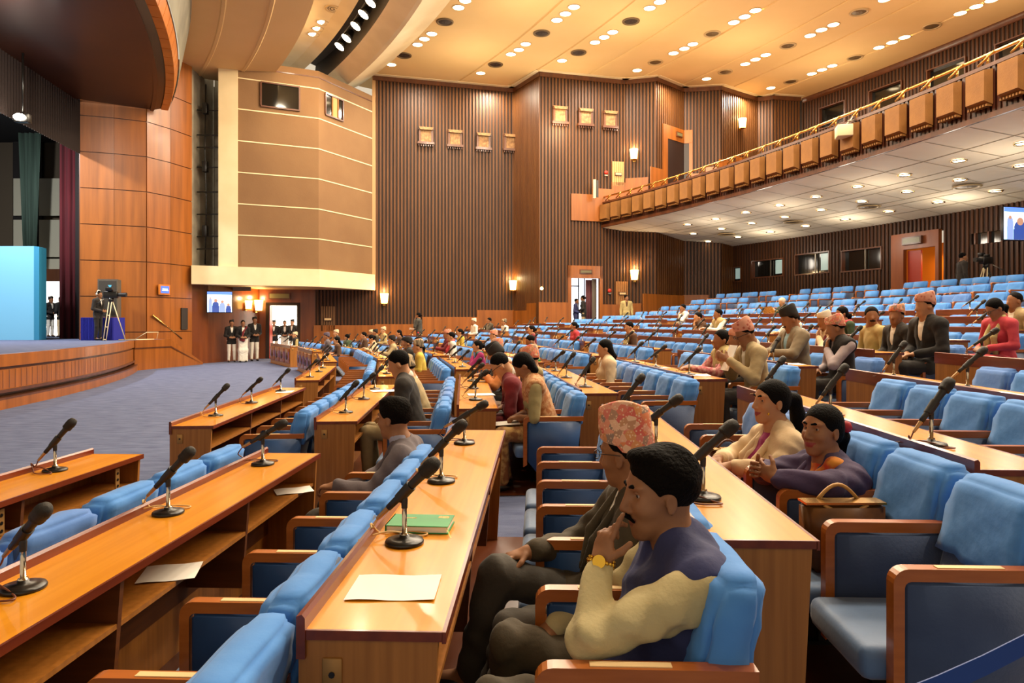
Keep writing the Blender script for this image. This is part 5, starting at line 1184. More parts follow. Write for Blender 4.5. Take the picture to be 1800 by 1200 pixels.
def figure(root, J, C, h=.012, hh=None, detail=False, seed=0):
    """J: joints in the root's frame. C: dress. root: the person Empty."""
    s = C.get('s', 1.0); female = C.get('f', False); hh = hh or h; V = Vector
    hc, hf, hu = V(J['head']), V(J['hf']), V(J.get('hu', (0, 0, 1))); R = basis(hf, hu); sh = C.get('hs', s)
    pel, che, nk = V(J['pel']), V(J['che']), V(J['neck']); sl, sr = V(J['sl']), V(J['sr']); el, er = V(J['el']), V(J['er']); wl, wr = V(J['wl']), V(J['wr'])
    hl, hr, kl, kr, al, ar = (V(J[q]) for q in ('hl', 'hr', 'kl', 'kr', 'al', 'ar')); tw = (sl-sr).normalized(); bf = tw.cross((nk-pel).normalized()); bf.normalize()   # forward
    TR = basis(bf, (nk-pel)); cw = C.get('w', 1.0)*s; flat = C.get('belly', 1.0)
    # ---- body: one continuous skin surface
    B = Sdf(.03*s); headprims(B, hc, R, sh, detail=detail)
    nb = hc+R@V((-.035*sh, 0, -.13*sh)); B.cone(nb, nk, .056*s, .062*s); B.cone(sl, sr, .045*s, k=.04*s); B.cone(nk, sl, .045*s, .04*s, k=.04*s); B.cone(nk, sr, .045*s, .04*s, k=.04*s); B.cone(nk, che, .06*s, .082*s, k=.05*s); B.cone(che, pel, .082*s, .085*s, k=.05*s)
    for a, b, c_ in ((sl, el, wl), (sr, er, wr)): B.cone(a, b, .045*s, .036*s); B.cone(b, c_, .038*s, .026*s)
    for a, b, c_ in ((hl, kl, al), (hr, kr, ar)): B.cone(pel, a, .09*s, .08*s); B.cone(a, b, .072*s, .050*s); B.cone(b, c_, .050*s, .036*s); B.cone(c_, c_+bf*.1*s-V((0, 0, .03*s)), .036*s, .028*s)
    for sd in ('l', 'r'):
        w_ = J['w'+sd]; e_ = J['e'+sd]; d = V(J.get('h'+sd+'d', V(w_)-V(e_))); hand(B, w_, d, V(J.get('h'+sd+'n', (0, 0, -1))), V(J.get('h'+sd+'s', (tw*-1 if sd == 'l' else tw))), s*C.get('hands', 1.0), curl=J.get('h'+sd+'c', (.35, .4, .45, .5)), fk=.005 if detail else .012)
    me = B.mesh('body', [C.get('skin', SKIN[0]), C.get('lip', LIP if not female else LIPR)], hh); link('body', me, root)
    cl = C['kind']; fold = C.get('fold', .0025); top = C['top']
    def torso(S, g, m=0, sleeves=1.0, lo=0.0, k=.05):
        S.ell(che+(nk-che)*.15, (.098*flat*cw+g, .150*cw+g, .165*s+g), TR, k=k, m=m); S.ell(che.lerp(pel, .5), (.098*flat*cw+g, .135*cw+g, .15*s+g), TR, k=k, m=m); S.ell(pel+(che-pel)*.06, (.115*flat*cw+g, .15*cw+g, .11*s+g), TR, k=k, m=m)
        S.cone(sl-tw*.02*s, sr+tw*.02*s, .052*s+g, k=.04, m=m); S.cone(nk+(nb-nk)*.25, sl-tw*.03*s, .050*s+g, .056*s+g, k=.04, m=m); S.cone(nk+(nb-nk)*.25, sr+tw*.03*s, .050*s+g, .056*s+g, k=.04, m=m); S.cone(nk-(nk-che).normalized()*.03*s, nk-(nk-che)*.3, .058*s+g, .08*s+g, m=m)
        if female and sleeves: 
            for q in (-1, 1): S.ell(che+bf*.075*s+tw*.06*s*q+(nk-che)*.05, (.05*s+g,)*3, TR, k=.03, m=m)
        if sleeves:
            for a, b, c_ in ((sl, el, wl), (sr, er, wr)):
                S.cone(a, b, .056*cw+g*.6, .046*s+g*.6, k=.03, m=m)
                if sleeves >= 1: S.cone(b, b.lerp(c_, .93), .047*s+g*.6, .034*s+g*.5, k=.02, m=m)
                elif sleeves > .5: S.cone(b, b.lerp(c_, .3), .047*s+g*.6, .042*s+g*.5, k=.02, m=m)
    # ---- legs
    if cl in ('suit', 'vest', 'shirt', 'kurta'):
        T = Sdf(.03*s)
        T.ell(pel, (.12*s, .155*cw, .10*s), TR, k=.04)
        for a, b, c_ in ((hl, kl, al), (hr, kr, ar)): T.cone(a, b, .088*s, .066*s, k=.03); T.cone(b, b.lerp(c_, .96), .066*s, .052*s, k=.02)
        link('trousers', T.mesh('trousers', C.get('legs', M['black']), h, fold=fold, seed=seed), root)
    else:
        T = Sdf(.06*s); T.ell(pel, (.13*s, .165*s, .11*s), TR, k=.05)
        for a, b, c_ in ((hl, kl, al), (hr, kr, ar)): T.cone(a, b, .09*s, .08*s, k=.09); T.cone(b, c_+V((0, 0, .02)), .080*s, .085*s, k=.09)
        km = (kl+kr)/2; T.cone((hl+hr)/2, km, .09*s, .075*s, k=.08); T.cone(km, (al+ar)/2+V((0, 0, .02)), .07*s, .09*s, k=.08)
        link('sari_skirt' if cl == 'sari' else 'skirt', T.mesh('skirt', C.get('legs', top), h, fold=fold*1.5, seed=seed), root)
    for a in (al, ar):
        F = Sdf(.02); q = V((a.x, a.y, a.z-.035*s)); F.ell(q+bf*.06*s, (.125*s, .042*s, .036*s), basis(V((bf.x, bf.y, 0))), k=.01); link('shoe', F.mesh('shoe', C.get('shoe', M['black']), max(h, .008)), root)
    # ---- upper clothing
    if cl == 'suit':
        S = Sdf(.03*s); torso(S, .010, sleeves=0); S.cone(nk, nb.lerp(nk, -.1), .069*s, .064*s, k=.01); link('shirt', S.mesh('shirt', C.get('shirt', M['whitecloth']), h), root)
        S = Sdf(.03*s); torso(S, .023)
        for a, b in ((hl, kl), (hr, kr)): S.cone(a+(pel-a)*.3, a.lerp(b, .28), .10*s, .095*s, k=.04)
        v0 = nk+bf*.085*s; v1 = che.lerp(pel, .45)+bf*.155*flat*cw
        S.cone(v0+(nk-che).normalized()*.03, v1, .058*s, .012*s, k=.008, sub=True); S.cone(nk, nb, .062*s, .060*s, k=.01, sub=True)
        link('jacket', S.mesh('jacket', top, h, fold=fold, seed=seed), root)
        if detail or C.get('lapel'):
            S = Sdf(.01)
            for q in (-1, 1):
                a = nk+tw*.062*q*s+bf*.065*s+(nk-che).normalized()*.02; b = che.lerp(nk, .15)+tw*.070*q*s+bf*(.125*flat*cw+.012); c_ = che.lerp(pel, .42)+tw*.02*q*s+bf*(.135*flat*cw+.010)
                S.cone(a, b, .014*s, .020*s, k=.01); S.cone(b, c_, .020*s, .008*s, k=.01)
            S.cone(nk+tw*.062*s+bf*.05*s, nk-bf*.055*s+V((0, 0, .03)), .016*s, .018*s); S.cone(nk-tw*.062*s+bf*.05*s, nk-bf*.055*s+V((0, 0, .03)), .016*s, .018*s)
            link('lapels', S.mesh('lapels', top, min(h, .009)), root)
    elif cl in ('vest', 'kurta', 'shirt'):
        S = Sdf(.03*s); torso(S, .012, sleeves=C.get('sl', 1.0)); S.cone(nk, nb.lerp(nk, -.1), .068*s, .064*s, k=.01)
        if cl == 'kurta':
            for a, b in ((hl, kl), (hr, kr)): S.cone(a, a.lerp(b, .75), .10*s, .09*s, k=.06)
        link('shirt' if cl != 'kurta' else 'kurta', S.mesh('shirt', C.get('shirt', top) if cl == 'vest' else top, h, fold=fold*.8, seed=seed+1), root)
        if cl == 'vest':
            S = Sdf(.03*s); torso(S, .032, sleeves=0); S.cone(nk, nb.lerp(nk, .3), .070*s, .066*s, k=.01)
            for q, a in ((1, sl), (-1, sr)): S.ell(a+tw*.095*s*q-V((0, 0, .03*s)), (.095*s, .062*s, .12*s), TR, k=.01, sub=True)
            for a, b in ((hl, kl), (hr, kr)): S.cone(a+(pel-a)*.3, a.lerp(b, .22), .10*s, .095*s, k=.04)
            v0 = nk+bf*.085*s; S.cone(v0+(nk-che).normalized()*.04, che+bf*.16*flat*cw, .042*s, .006*s, k=.006, sub=True)
            link('waistcoat', S.mesh('waistcoat', top, h, fold=fold*.6, seed=seed), root)
    else:
        S = Sdf(.03*s); torso(S, .009, sleeves=C.get('sl', 1.0)); link('blouse', S.mesh('blouse', C.get('shirt', top), h, fold=fold*.6, seed=seed), root)
        if C.get('jacket'):
            S = Sdf(.03*s); torso(S, .023); S.cone(nk+bf*.09*s+(nk-che).normalized()*.04, che.lerp(pel, .75)+bf*.175*flat*cw, .055*s, .040*s, k=.008, sub=True); S.cone(nk, nb, .064*s, .06*s, k=.01, sub=True)
            link('jacket', S.mesh('jacket', C['jacket'], h, fold=fold, seed=seed), root)
            S = Sdf(.01)
            for q in (-1, 1):
                a = nk+tw*.07*q*s+bf*.05*s+(nk-che).normalized()*.01; b = che.lerp(nk, .2)+tw*.085*q*s+bf*(.125*flat*cw+.016); c_ = che.lerp(pel, .6)+tw*.055*q*s+bf*(.140*flat*cw+.012)
                S.cone(a, b, .014*s, .022*s, k=.01); S.cone(b, c_, .022*s, .010*s, k=.01)
            link('lapels', S.mesh('lapels', C['jacket'], min(h, .009)), root)
        if C.get('drape'):
            S = Sdf(.02); a = sl.lerp(nk, .35)+V((0, 0, .035)); b = che.lerp(nk, .1)+bf*.115*cw; c_ = pel+bf*.10*s-tw*.09*s; e_ = pel+bf*.16*s-V((0, 0, .02))
            S.cone(a-bf*.04, a+bf*.05, .036*s, k=.02); S.cone(a+bf*.05, b, .036*s, .042*s, k=.02); S.cone(b, c_, .042*s, .05*s, k=.02); S.cone(c_, e_, .05*s, .06*s, k=.03)
            link('drape', S.mesh('drape', C['drape'], min(h, .012), fold=.004, seed=seed), root)
    if C.get('scarf'):
        S = Sdf(.01)
        for q in (-1, 1):
            a = nk+tw*.07*q*s+V((0, 0, .03)); b = che+tw*.06*q*s+bf*.15*cw; S.cone(nk-bf*.06*s+V((0, 0, .045)), a, .03, .03); S.cone(a, b, .028, .034); S.cone(b, pel+tw*.05*q*s+bf*.16*cw+V((0, 0, .05)), .034, .034)
        link('scarf', S.mesh('scarf', C['scarf'], min(h, .012), fold=.003), root)
    # ---- hair, cap, face
    hs_ = C.get('hair', 'short' if not female else 'bun')
    if hs_: link('hair', hairmesh(hc, R, sh, hs_, min(h, .010) if not detail else .006, C.get('hairm', HAIR if hs_ != 'white' else GREYH), seed=seed), root)
    if C.get('cap'): link('cap', capmesh(hc, R, sh*1.02, C['cap'], C.get('tall', 1.0)), root)
    P = lambda x, y, z: hc+R@V((x*sh, y*sh, z*sh))
    if detail:
        for y in (-1, 1):
            m = MB(); m.sphere(P(.0625, .031*y, .012), .0120*sh, 14); e = m.build('eyeball', EYEW, root)
            ld = R@V((.98, .05*J.get('look', 0), -.05)); q = P(.0625, .031*y, .012)+ld.normalized()*.0078*sh; m = MB(); m.sphere(q, .0062*sh, 10); m.build('iris', EYEB, e)
            Bw = Sdf(.004); pts = [P(.087, .013*y, .034), P(.085, .030*y, .039), P(.069, .052*y, .032)]
            Bw.cone(pts[0], pts[1], .0048, .0055); Bw.cone(pts[1], pts[2], .0055, .0032); link('eyebrow', Bw.mesh('eyebrow', HAIR, .003), root)
            El = Sdf(.003); El.cone(P(.0745, .019*y, .0185), P(.0745, .033*y, .0205), .0036, .0042); El.cone(P(.0745, .033*y, .0205), P(.064, .046*y, .015), .0042, .003); El.cone(P(.0735, .021*y, .0040), P(.0700, .040*y, .0048), .0026, .0026); link('eyelid', El.mesh('eyelid', C.get('skin', SKIN[0]), .0022), root)
        if C.get('moustache'):
            Ms = Sdf(.008); Ms.cone(P(.099, .0, -.048), P(.088, .030, -.060), .0065, .004); Ms.cone(P(.099, 0, -.048), P(.088, -.030, -.060), .0065, .004); link('moustache', Ms.mesh('moustache', HAIRB, .0035, fold=.001), root)
    elif C.get('moustache'): 
        Ms = Sdf(.01); Ms.cone(P(.095, .028, -.055), P(.095, -.028, -.055), .010, .010); link('moustache', Ms.mesh('moustache', HAIR, .008), root)
    if C.get('glasses'):
        m = MB()
        for y in (-1, 1):
            m.tube([P(.106, .033*y+.022*cos(a), .010+.017*sin(a)) for a in [2*pi*i/14 for i in range(15)]], .0016*sh if detail else .003, 5); m.tube([P(.104, .053*y, .016), P(.05, .079*y, .018), P(-.02, .084*y, .012)], .0016*sh if detail else .003, 5)
        m.tube([P(.108, -.012, .013), P(.110, 0, .016), P(.108, .012, .013)], .0016 if detail else .003, 5); m.build('eyeglasses', M['black'], root)
    return root

def rig(lean=0.05, yaw=0.0, pitch=0.0, arms='lap', s=1.0, stand=False, cross=False, seed=0, tilt=0.0, reach=None):
    """joints of a figure facing +X, left is +Y, origin on the floor under the hips"""
    V = Vector; r = random.Random(seed); J = {}
    if stand:
        pel = V((0, 0, .92*s)); J['hl'] = V((0, .09*s, .90*s)); J['hr'] = V((0, -.09*s, .90*s)); J['kl'] = V((.02, .10*s, .49*s)); J['kr'] = V((.02, -.10*s, .49*s)); J['al'] = V((-.01, .11*s, .08)); J['ar'] = V((-.01, -.11*s, .08))
    else:
        pel = V((-.02, 0, .52)); J['hl'] = V((.02, .085*s, .50)); J['hr'] = V((.02, -.085*s, .50)); J['kl'] = V((.42*s, .11, .52)); J['kr'] = V((.42*s, -.11, .52)); J['al'] = V((.40*s, .11, .09)); J['ar'] = V((.36*s, -.11, .09))
    ax = V((sin(lean), 0, cos(lean))); J['pel'] = pel; J['che'] = pel+ax*.30*s; nk = pel+ax*.50*s; J['neck'] = nk
    shc = pel+ax*.44*s; J['sl'] = shc+V((0, .188*s, .01)); J['sr'] = shc-V((0, .188*s, -.01))
    hf = V((cos(pitch)*cos(yaw), cos(pitch)*sin(yaw), sin(pitch))); J['hf'] = hf; J['hu'] = V((0, tilt, 1))
    J['head'] = nk+V((.03+.06*sin(-pitch), 0, .140*s)) if not stand else nk+V((.02, 0, .16*s))
    def arm(sd, el, wr, **kw): J['e'+sd] = V(el); J['w'+sd] = V(wr); [J.__setitem__('h'+sd+a, b) for a, b in kw.items()]
    q = {'l': 1, 'r': -1}
    for sd in 'lr':
        y = q[sd]; sh = J['s'+sd]; a = arms if isinstance(arms, str) else arms[sd]
        if stand and a in ('lap', 'front'): arm(sd, sh+V((-.03, .05*y, -.28*s)), sh+V((.20, -.08*y, -.36*s)), d=V((.3, -y, -.1)), n=V((-1, 0, 0)), s=V((0, 0, 1)))
        elif stand and a == 'down': arm(sd, sh+V((-.02, .05*y, -.29*s)), sh+V((.03, .06*y, -.53*s)), n=V((0, -y, 0)), s=V((1, 0, 0)))
        elif a == 'lap': arm(sd, sh+V((.02, .06*y, -.27*s)), V((.24, .07*y, .66)), d=V((.8, -.6*y, -.15)), n=V((0, 0, -1)), s=V((0, -y, 0)))
        elif a == 'rest': arm(sd, V((.0, .235*y, .74)), V((.26, .22*y, .72)), d=V((1, 0, -.1)), n=V((0, 0, -1)), s=V((0, -y, 0)))
        elif a == 'desk': arm(sd, sh+V((.16, .07*y, -.20*s)), V((.42, .08*y, .80)), d=V((1, -.5*y, 0)), n=V((0, 0, -1)), s=V((0, -y, 0)))
        elif a == 'face': hp = J['head']+hf*.10+V((0, .02*y, -.20)); arm(sd, sh+V((.20, .03*y, -.22*s)), hp, d=(J['head']+hf*.09-hp), n=-hf, s=V((0, -y, 0)))
        elif a == 'hold': arm(sd, sh+V((.10, .08*y, -.24*s)), V((.36, .09*y, .90)), d=V((.7, -.4*y, .4)), n=V((-.3, -y, 0)), s=V((0, 0, 1)))
        elif a == 'mic': hp = J['head']+hf*.13+V((0, .04*y, -.17)); arm(sd, sh+V((.10, .06*y, -.25*s)), hp, d=V((-.1, -.2*y, 1)), n=-hf, s=V((0, -y, 0)))
    return J
PEOPLE = []
def seatperson(k, b, i, label, C, h=.016, detail=False, adj=(0, 0, 0), turn=0.0, **rg):
    OCC[(k, b, i)] = 1; p, u, nn = seatpos(k, b, i, .47); p = p+nn*adj[0]+u*adj[1]+Vector((0, 0, adj[2])); seed = len(PEOPLE)
    r = empty('person', p, math.atan2(-nn.y, -nn.x)+turn, label, 'person'); figure(r, rig(seed=seed, s=C.get('s', .95), **rg), dict({'s': .95, 'hs': .98}, **C), h=h, detail=detail, seed=seed); PEOPLE.append((r, label)); return r
def standperson(p, rz, label, C, h=.016, **rg):
    r = empty('person', p, rz, label, 'person'); figure(r, rig(stand=True, seed=len(PEOPLE), s=C.get('s', 1.0), **rg), C, h=h, seed=len(PEOPLE)); PEOPLE.append((r, label)); return r
# ================================================================== the people
K = dict(
 black=cloth('black', '#161210', '#201A16'), char=cloth('charcoal', '#2C2620', '#241E1A'), olive=cloth('olive', '#4A3E2A', '#3E3422'), greysuit=cloth('greysuit', '#6A5F62', '#5C5256'), navy=cloth('navy', '#3A3E6C', '#32365F'), beige=cloth('beige', '#B09A70', '#A08A60'), cream=cloth('creamcloth', '#E4C8A0', '#D8BA90'),
 purple=cloth('purple', '#4A3A5C', '#403250'), magenta=cloth('magenta', '#8A1452', '#A01E60'), sari=cloth('sari', '#C8401E', '#D8882A', scale=(14, 14, 14), ramp=(.4, .6)), orange=cloth('orange', '#D8884A', '#C87838'), maroon=cloth('maroon', '#7A1C24', '#68141C'), yellow=cloth('yellow', '#D8B84A', '#C8A63A'),
 floral=cloth('floral', '#B07040', '#D0A070', scale=(30, 30, 30), ramp=(.4, .6)), gold=cloth('goldprint', '#C8A060', '#8A5830', scale=(16, 16, 16), ramp=(.4, .6)), green=cloth('darkgreen', '#3A4A2A', '#2E3C20'), white=M['whitecloth'], shirt=cloth('shirtcream', '#C8B888', '#BCAB7A', bscale=60), sky=cloth('skyshirt', '#9CC0CC', '#8CB2C0'), pink=cloth('pink', '#C8404A', '#B8343E'), brown=cloth('browncloth', '#5A3A20', '#4C3018'), sand=cloth('sand', '#C0AA70', '#B09A60'), greypant=cloth('greypant', '#4A443C', '#3C3730'))
W_ = lambda px, py, Y: Vector(((px-900)/1200*Y, Y, CAMZ+(566-py)*Y/1200))
def placed(label, base, J, C, h, hh=None, detail=True, seed=0):
    r = empty('person', base, 0, label, 'person'); b = Vector(base)
    for kk in J:
        if kk in ('head', 'pel', 'che', 'neck', 'sl', 'sr', 'el', 'er', 'wl', 'wr', 'hl', 'hr', 'kl', 'kr', 'al', 'ar'): J[kk] = Vector(J[kk])-b
    figure(r, J, C, h=h, hh=hh, detail=detail, seed=seed); PEOPLE.append((r, label)); return r
V = Vector
# --- man in the navy waistcoat, chin on hand (faces the stage; his left side is toward the camera)
OCC[(2, 0, 0)] = 1; zf = ZF[2]
J = dict(head=V((.430, 2.0, 1.155)), hf=V((-.985, -.14, -.08)), hu=V((-.10, 0, 1)), neck=V((.495, 2.0, .99)), che=V((.50, 2.0, .80)), pel=V((.40, 2.0, .56)),
 sl=V((.515, 1.82, .945)), sr=V((.50, 2.18, .95)), el=V((.20, 1.76, .845)), er=V((.32, 2.25, .74)), wl=V((.245, 1.90, .98)), wr=V((.13, 2.14, .70)),
 hl=V((.36, 1.92, .57)), hr=V((.36, 2.08, .57)), kl=V((-.05, 1.90, .60)), kr=V((.0, 2.12, .66)), al=V((-.08, 1.90, .23)), ar=V((-.05, 2.16, .23)),
 hld=V((.22, .22, .95)), hln=V((.8, .5, -.1)), hls=V((.7, -.7, .1)), hlc=(.12, .55, .9, 1.1), hrd=V((-.7, -.2, -.3)), hrn=V((0, 0, -1)), hrs=V((0, -1, 0)), hrc=(.3, .35, .4, .45), look=0)
C = dict(kind='vest', top=K['navy'], shirt=K['shirt'], legs=K['olive'], skin=SKIN[1], hair='thick', hairm=HAIRB, moustache=True, s=1.0, hs=1.03, w=1.22, belly=1.2, fold=.009)
pr = placed('man in a navy waistcoat and cream shirt resting his chin on his hand, gold watch', (.42, 2.0, zf), J, C, .0075, hh=.0048)
wp = V((.249, 1.904, .990))-V((.42, 2.0, zf)); dd = V((.15, .20, .60)).normalized(); m = MB(); a = dd.orthogonal().normalized(); b2 = dd.cross(a)
for i in range(18):
    t = 2*pi*i/18; q = wp+(a*cos(t)+b2*sin(t))*.035; m.sphere(q, (.0075, .0075, .008), 6); m.sphere(q+dd*.009, .0048, 6); m.sphere(q-dd*.009, .0048, 6)
wt = m.build('gold_bracelet', M['gold'], pr); m = MB(); nv_ = (a*cos(3.6)+b2*sin(3.6)); m.cyl(wp+nv_*.03, wp+nv_*.044, .018, n=18); m.build('watch_face', M['gold'], wt)
# --- man in the pink topi and brown suit beyond him
OCC[(2, 0, 1)] = 1
J = dict(head=V((.425, 2.55, 1.165)), hf=V((-.80, .58, -.12)), hu=V((-.08, 0, 1)), neck=V((.475, 2.55, 1.0)), che=V((.43, 2.55, .80)), pel=V((.36, 2.55, .56)),
 sl=V((.45, 2.38, .955)), sr=V((.46, 2.73, .965)), el=V((.32, 2.30, .72)), er=V((.27, 2.78, .76)), wl=V((.14, 2.32, .66)), wr=V((.075, 2.62, .78)),
 hl=V((.33, 2.47, .57)), hr=V((.33, 2.63, .57)), kl=V((.0, 2.36, .60)), kr=V((-.06, 2.56, .72)), al=V((-.10, 2.40, .22)), ar=V((-.16, 2.50, .36)),
 hld=V((-.6, -.25, -.75)), hln=V((.4, .2, -.6)), hls=V((-.5, .5, .4)), hlc=(.15, .2, .25, .3), hrd=V((-1, -.15, -.15)), hrn=V((0, 0, -1)), hrs=V((.2, -1, 0)), hrc=(.12, .15, .2, .25))
C = dict(kind='suit', top=K['olive'], shirt=M['whitecloth'], legs=K['greypant'], skin=SKIN[1], hair='under', cap=TOPI, tall=1.35, glasses=True, s=.98, hs=.98, w=1.05, fold=.007)
pr = placed('man in a pink patterned topi, glasses and brown suit with hand on crossed knee', (.36, 2.55, zf), J, C, .009, hh=.006, seed=2)
m = MB(); m.sphere((.0-.05, -.075+.0, .735), (.012, .012, .016), 8); m.build('lapel_pin', M['gold'], pr)
# --- man seen from behind in the grey suit, second row
OCC[(1, 0, 5)] = 1; zf = ZF[1]
J = dict(head=V((-.715, 4.12, 1.075)), hf=V((-.93, .36, -.1)), neck=V((-.65, 4.12, .91)), che=V((-.64, 4.12, .70)), pel=V((-.72, 4.12, .46)),
 sl=V((-.63, 3.93, .86)), sr=V((-.65, 4.32, .87)), el=V((-.80, 3.88, .68)), er=V((-.85, 4.36, .68)), wl=V((-1.01, 3.93, .715)), wr=V((-1.02, 4.2, .64)),
 hl=V((-.76, 4.03, .47)), hr=V((-.76, 4.21, .47)), kl=V((-1.14, 4.0, .50)), kr=V((-1.14, 4.24, .52)), al=V((-1.16, 4.0, .12)), ar=V((-1.12, 4.24, .12)),
 hld=V((-1, .1, -.05)), hls=V((0, 1, 0)), hlc=(.6, .7, .8, .9), hrd=V((-1, -.3, -.2)), hrs=V((0, -1, 0)))
C = dict(kind='suit', top=K['greysuit'], shirt=cloth('paleshirt', '#A8A6B8', '#9C9AAE'), legs=K['greypant'], skin=SKIN[1], hair='thick', hairm=HAIRB, s=1.0, hs=.97, w=1.18, fold=.006)
pr = placed('man in a grey suit seen from behind, arm on the rest in the second row', (-.72, 4.12, zf), J, C, .010, hh=.008, seed=3)
# --- woman in the purple jacket
OCC[(3, 0, 2)] = 1; zf = ZF[3]
J = dict(head=V((1.475, 3.25, 1.145)), hf=V((-.90, -.44, .02)), neck=V((1.52, 3.26, .985)), che=V((1.50, 3.26, .80)), pel=V((1.40, 3.27, .61)),
 sl=V((1.54, 3.09, .935)), sr=V((1.49, 3.43, .935)), el=V((1.40, 3.00, .945)), er=V((1.28, 3.46, .90)), wl=V((1.215, 3.12, .945)), wr=V((1.19, 3.27, .95)),
 hl=V((1.36, 3.19, .62)), hr=V((1.36, 3.35, .62)), kl=V((.98, 3.17, .74)), kr=V((.98, 3.38, .74)), al=V((.98, 3.18, .31)), ar=V((.98, 3.38, .31)),
 hld=V((-.5, .55, .25)), hln=V((.5, .5, 0)), hls=V((0, .1, 1)), hlc=(.6, .65, .7, .75), hrd=V((-.55, -.45, .15)), hrn=V((.5, -.5, 0)), hrs=V((0, .1, 1)), hrc=(.6, .65, .7, .75))
C = dict(kind='sari', f=True, top=K['sari'], shirt=K['sari'], legs=K['sari'], drape=K['sari'], jacket=K['purple'], skin=SKIN[1], hair='lowtail', s=.97, hs=.97, w=1.08, fold=.006)
pr = placed('woman in a purple jacket over an orange sari, hands folded in her lap', (1.42, 3.27, zf), J, C, .0085, hh=.0055, seed=4)
m = MB(); m.sphere((.19, .02, .99-.06), (.03, .03, .03), 8); m.build('hair_tie', mat('hairtie_red', '#B01828', .6), pr)
# --- woman in the cream jacket
OCC[(3, 0, 3)] = 1
J = dict(head=V((1.44, 3.80, 1.215)), hf=V((-.96, -.20, .02)), neck=V((1.49, 3.80, 1.05)), che=V((1.44, 3.80, .84)), pel=V((1.40, 3.80, .61)),
 sl=V((1.49, 3.64, .995)), sr=V((1.47, 3.97, .995)), el=V((1.38, 3.56, .86)), er=V((1.28, 4.02, .86)), wl=V((1.20, 3.66, .89)), wr=V((1.16, 3.80, .90)),
 hl=V((1.36, 3.72, .62)), hr=V((1.36, 3.88, .62)), kl=V((.98, 3.70, .74)), kr=V((.98, 3.90, .74)), al=V((.98, 3.70, .31)), ar=V((.98, 3.90, .31)),
 hld=V((-.7, .35, -.1)), hln=V((.2, .2, -1)), hls=V((0, 1, 0)), hrd=V((-.75, -.3, -.1)), hrn=V((.2, 0, -1)), hrs=V((0, -1, 0)))
C = dict(kind='sari', f=True, top=K['magenta'], shirt=K['magenta'], legs=K['magenta'], jacket=K['cream'], skin=SKIN[3], hair='ponytail', s=.97, hs=.97, w=1.0, fold=.006)
pr = placed('woman in a cream jacket and magenta sari with a long ponytail', (1.40, 3.80, zf), J, C, .009, hh=.006, seed=5)
m = MB(); m.sphere((.10, .0, 1.24-.225), (.03, .03, .035), 8); m.build('hair_tie', mat('hairtie_red', '#B01828', .6), pr); m = MB(); m.sphere((-.005, -.088, .955-.02), .008, 6); m.build('earring', M['gold'], pr)

# --- second block, near rows
SP = seatperson
SP(2, 1, 0, 'woman in an orange waistcoat and printed trousers writing on her lap', dict(kind='vest', f=True, top=K['floral'], shirt=cloth('olivesleeve', '#A89868', '#988858'), legs=K['gold'], skin=SKIN[1], hair='long', sl=.4, s=.98), h=.011, lean=.30, pitch=-.75, yaw=-.1, arms='lap', adj=(-.02, 0, 0))
SP(2, 1, 1, 'man in a maroon suit with glasses bending over his papers', dict(kind='suit', top=K['maroon'], legs=K['maroon'], skin=SKIN[2], hair='crop', glasses=True), h=.012, lean=.52, pitch=-.7, arms='lap', adj=(-.12, 0, .03))
SP(2, 1, 2, 'man in a pale patterned topi sitting behind the maroon suited man', dict(kind='suit', top=K['beige'], legs=K['char'], skin=SKIN[2], hair='under', cap=TOPI), h=.013, lean=.1, pitch=-.2, arms='lap')
SP(2, 1, 3, 'dark haired woman partly hidden behind the pale patterned topi', dict(kind='sari', f=True, top=K['brown'], legs=K['brown'], skin=SKIN[2], hair='long'), h=.014, lean=.15, pitch=-.1, yaw=.8, arms='lap')
SP(2, 1, 5, 'bent man in an orange jacket and black cap reading at his desk', dict(kind='suit', top=K['orange'], legs=K['char'], skin=SKIN[3], hair='under', cap=TOPIB), h=.014, lean=.5, pitch=-.7, arms='desk', adj=(-.05, 0, 0.03))
SP(2, 1, 6, 'man in a dark suit and black cap with white papers before him', dict(kind='suit', top=K['char'], legs=K['char'], skin=SKIN[3], hair='under', cap=TOPIB), h=.014, lean=.45, pitch=-.4, arms='desk', adj=(-.12, 0, .02))
SP(1, 1, 1, 'man in a black suit turned to his neighbour in the second row', dict(kind='suit', top=K['char'], legs=K['beige'], skin=SKIN[3], hair='short', s=1.02, hs=1.02), h=.012, lean=.2, pitch=-.35, arms='lap', adj=(-.05, 0, .05))
SP(1, 1, 3, 'man in a beige suit beyond the black suited man in the second row', dict(kind='suit', top=K['beige'], legs=K['beige'], skin=SKIN[2], hair='under', cap=TOPIS), h=.014, lean=.35, pitch=-.3, arms='lap')
SP(4, 1, 0, 'man in a beige suit and large pink topi reading a sheet of paper', dict(kind='suit', top=K['beige'], legs=K['char'], skin=SKIN[1], hair='under', cap=TOPI2, tall=1.1, glasses=True, s=1.02, hs=1.02), h=.012, lean=.22, pitch=-.45, arms='hold', adj=(-.02, 0, .05))
SP(4, 1, 2, 'woman in a patterned waistcoat and pink sleeves sitting back with hands on the desk', dict(kind='vest', f=True, top=K['sand'], shirt=cloth('pinkprint', '#B84858', '#E0B0A0', scale=(30, 30, 30)), legs=K['sand'], skin=SKIN[1], hair='lowtail'), h=.013, lean=.05, yaw=.1, arms='desk')
SP(4, 1, 1, 'man in a red patterned topi hidden behind the large pink topi', dict(kind='suit', top=K['char'], legs=K['char'], skin=SKIN[1], hair='under', cap=TOPI2), h=.014, lean=.1, adj=(.05, .1, 0), arms='lap')
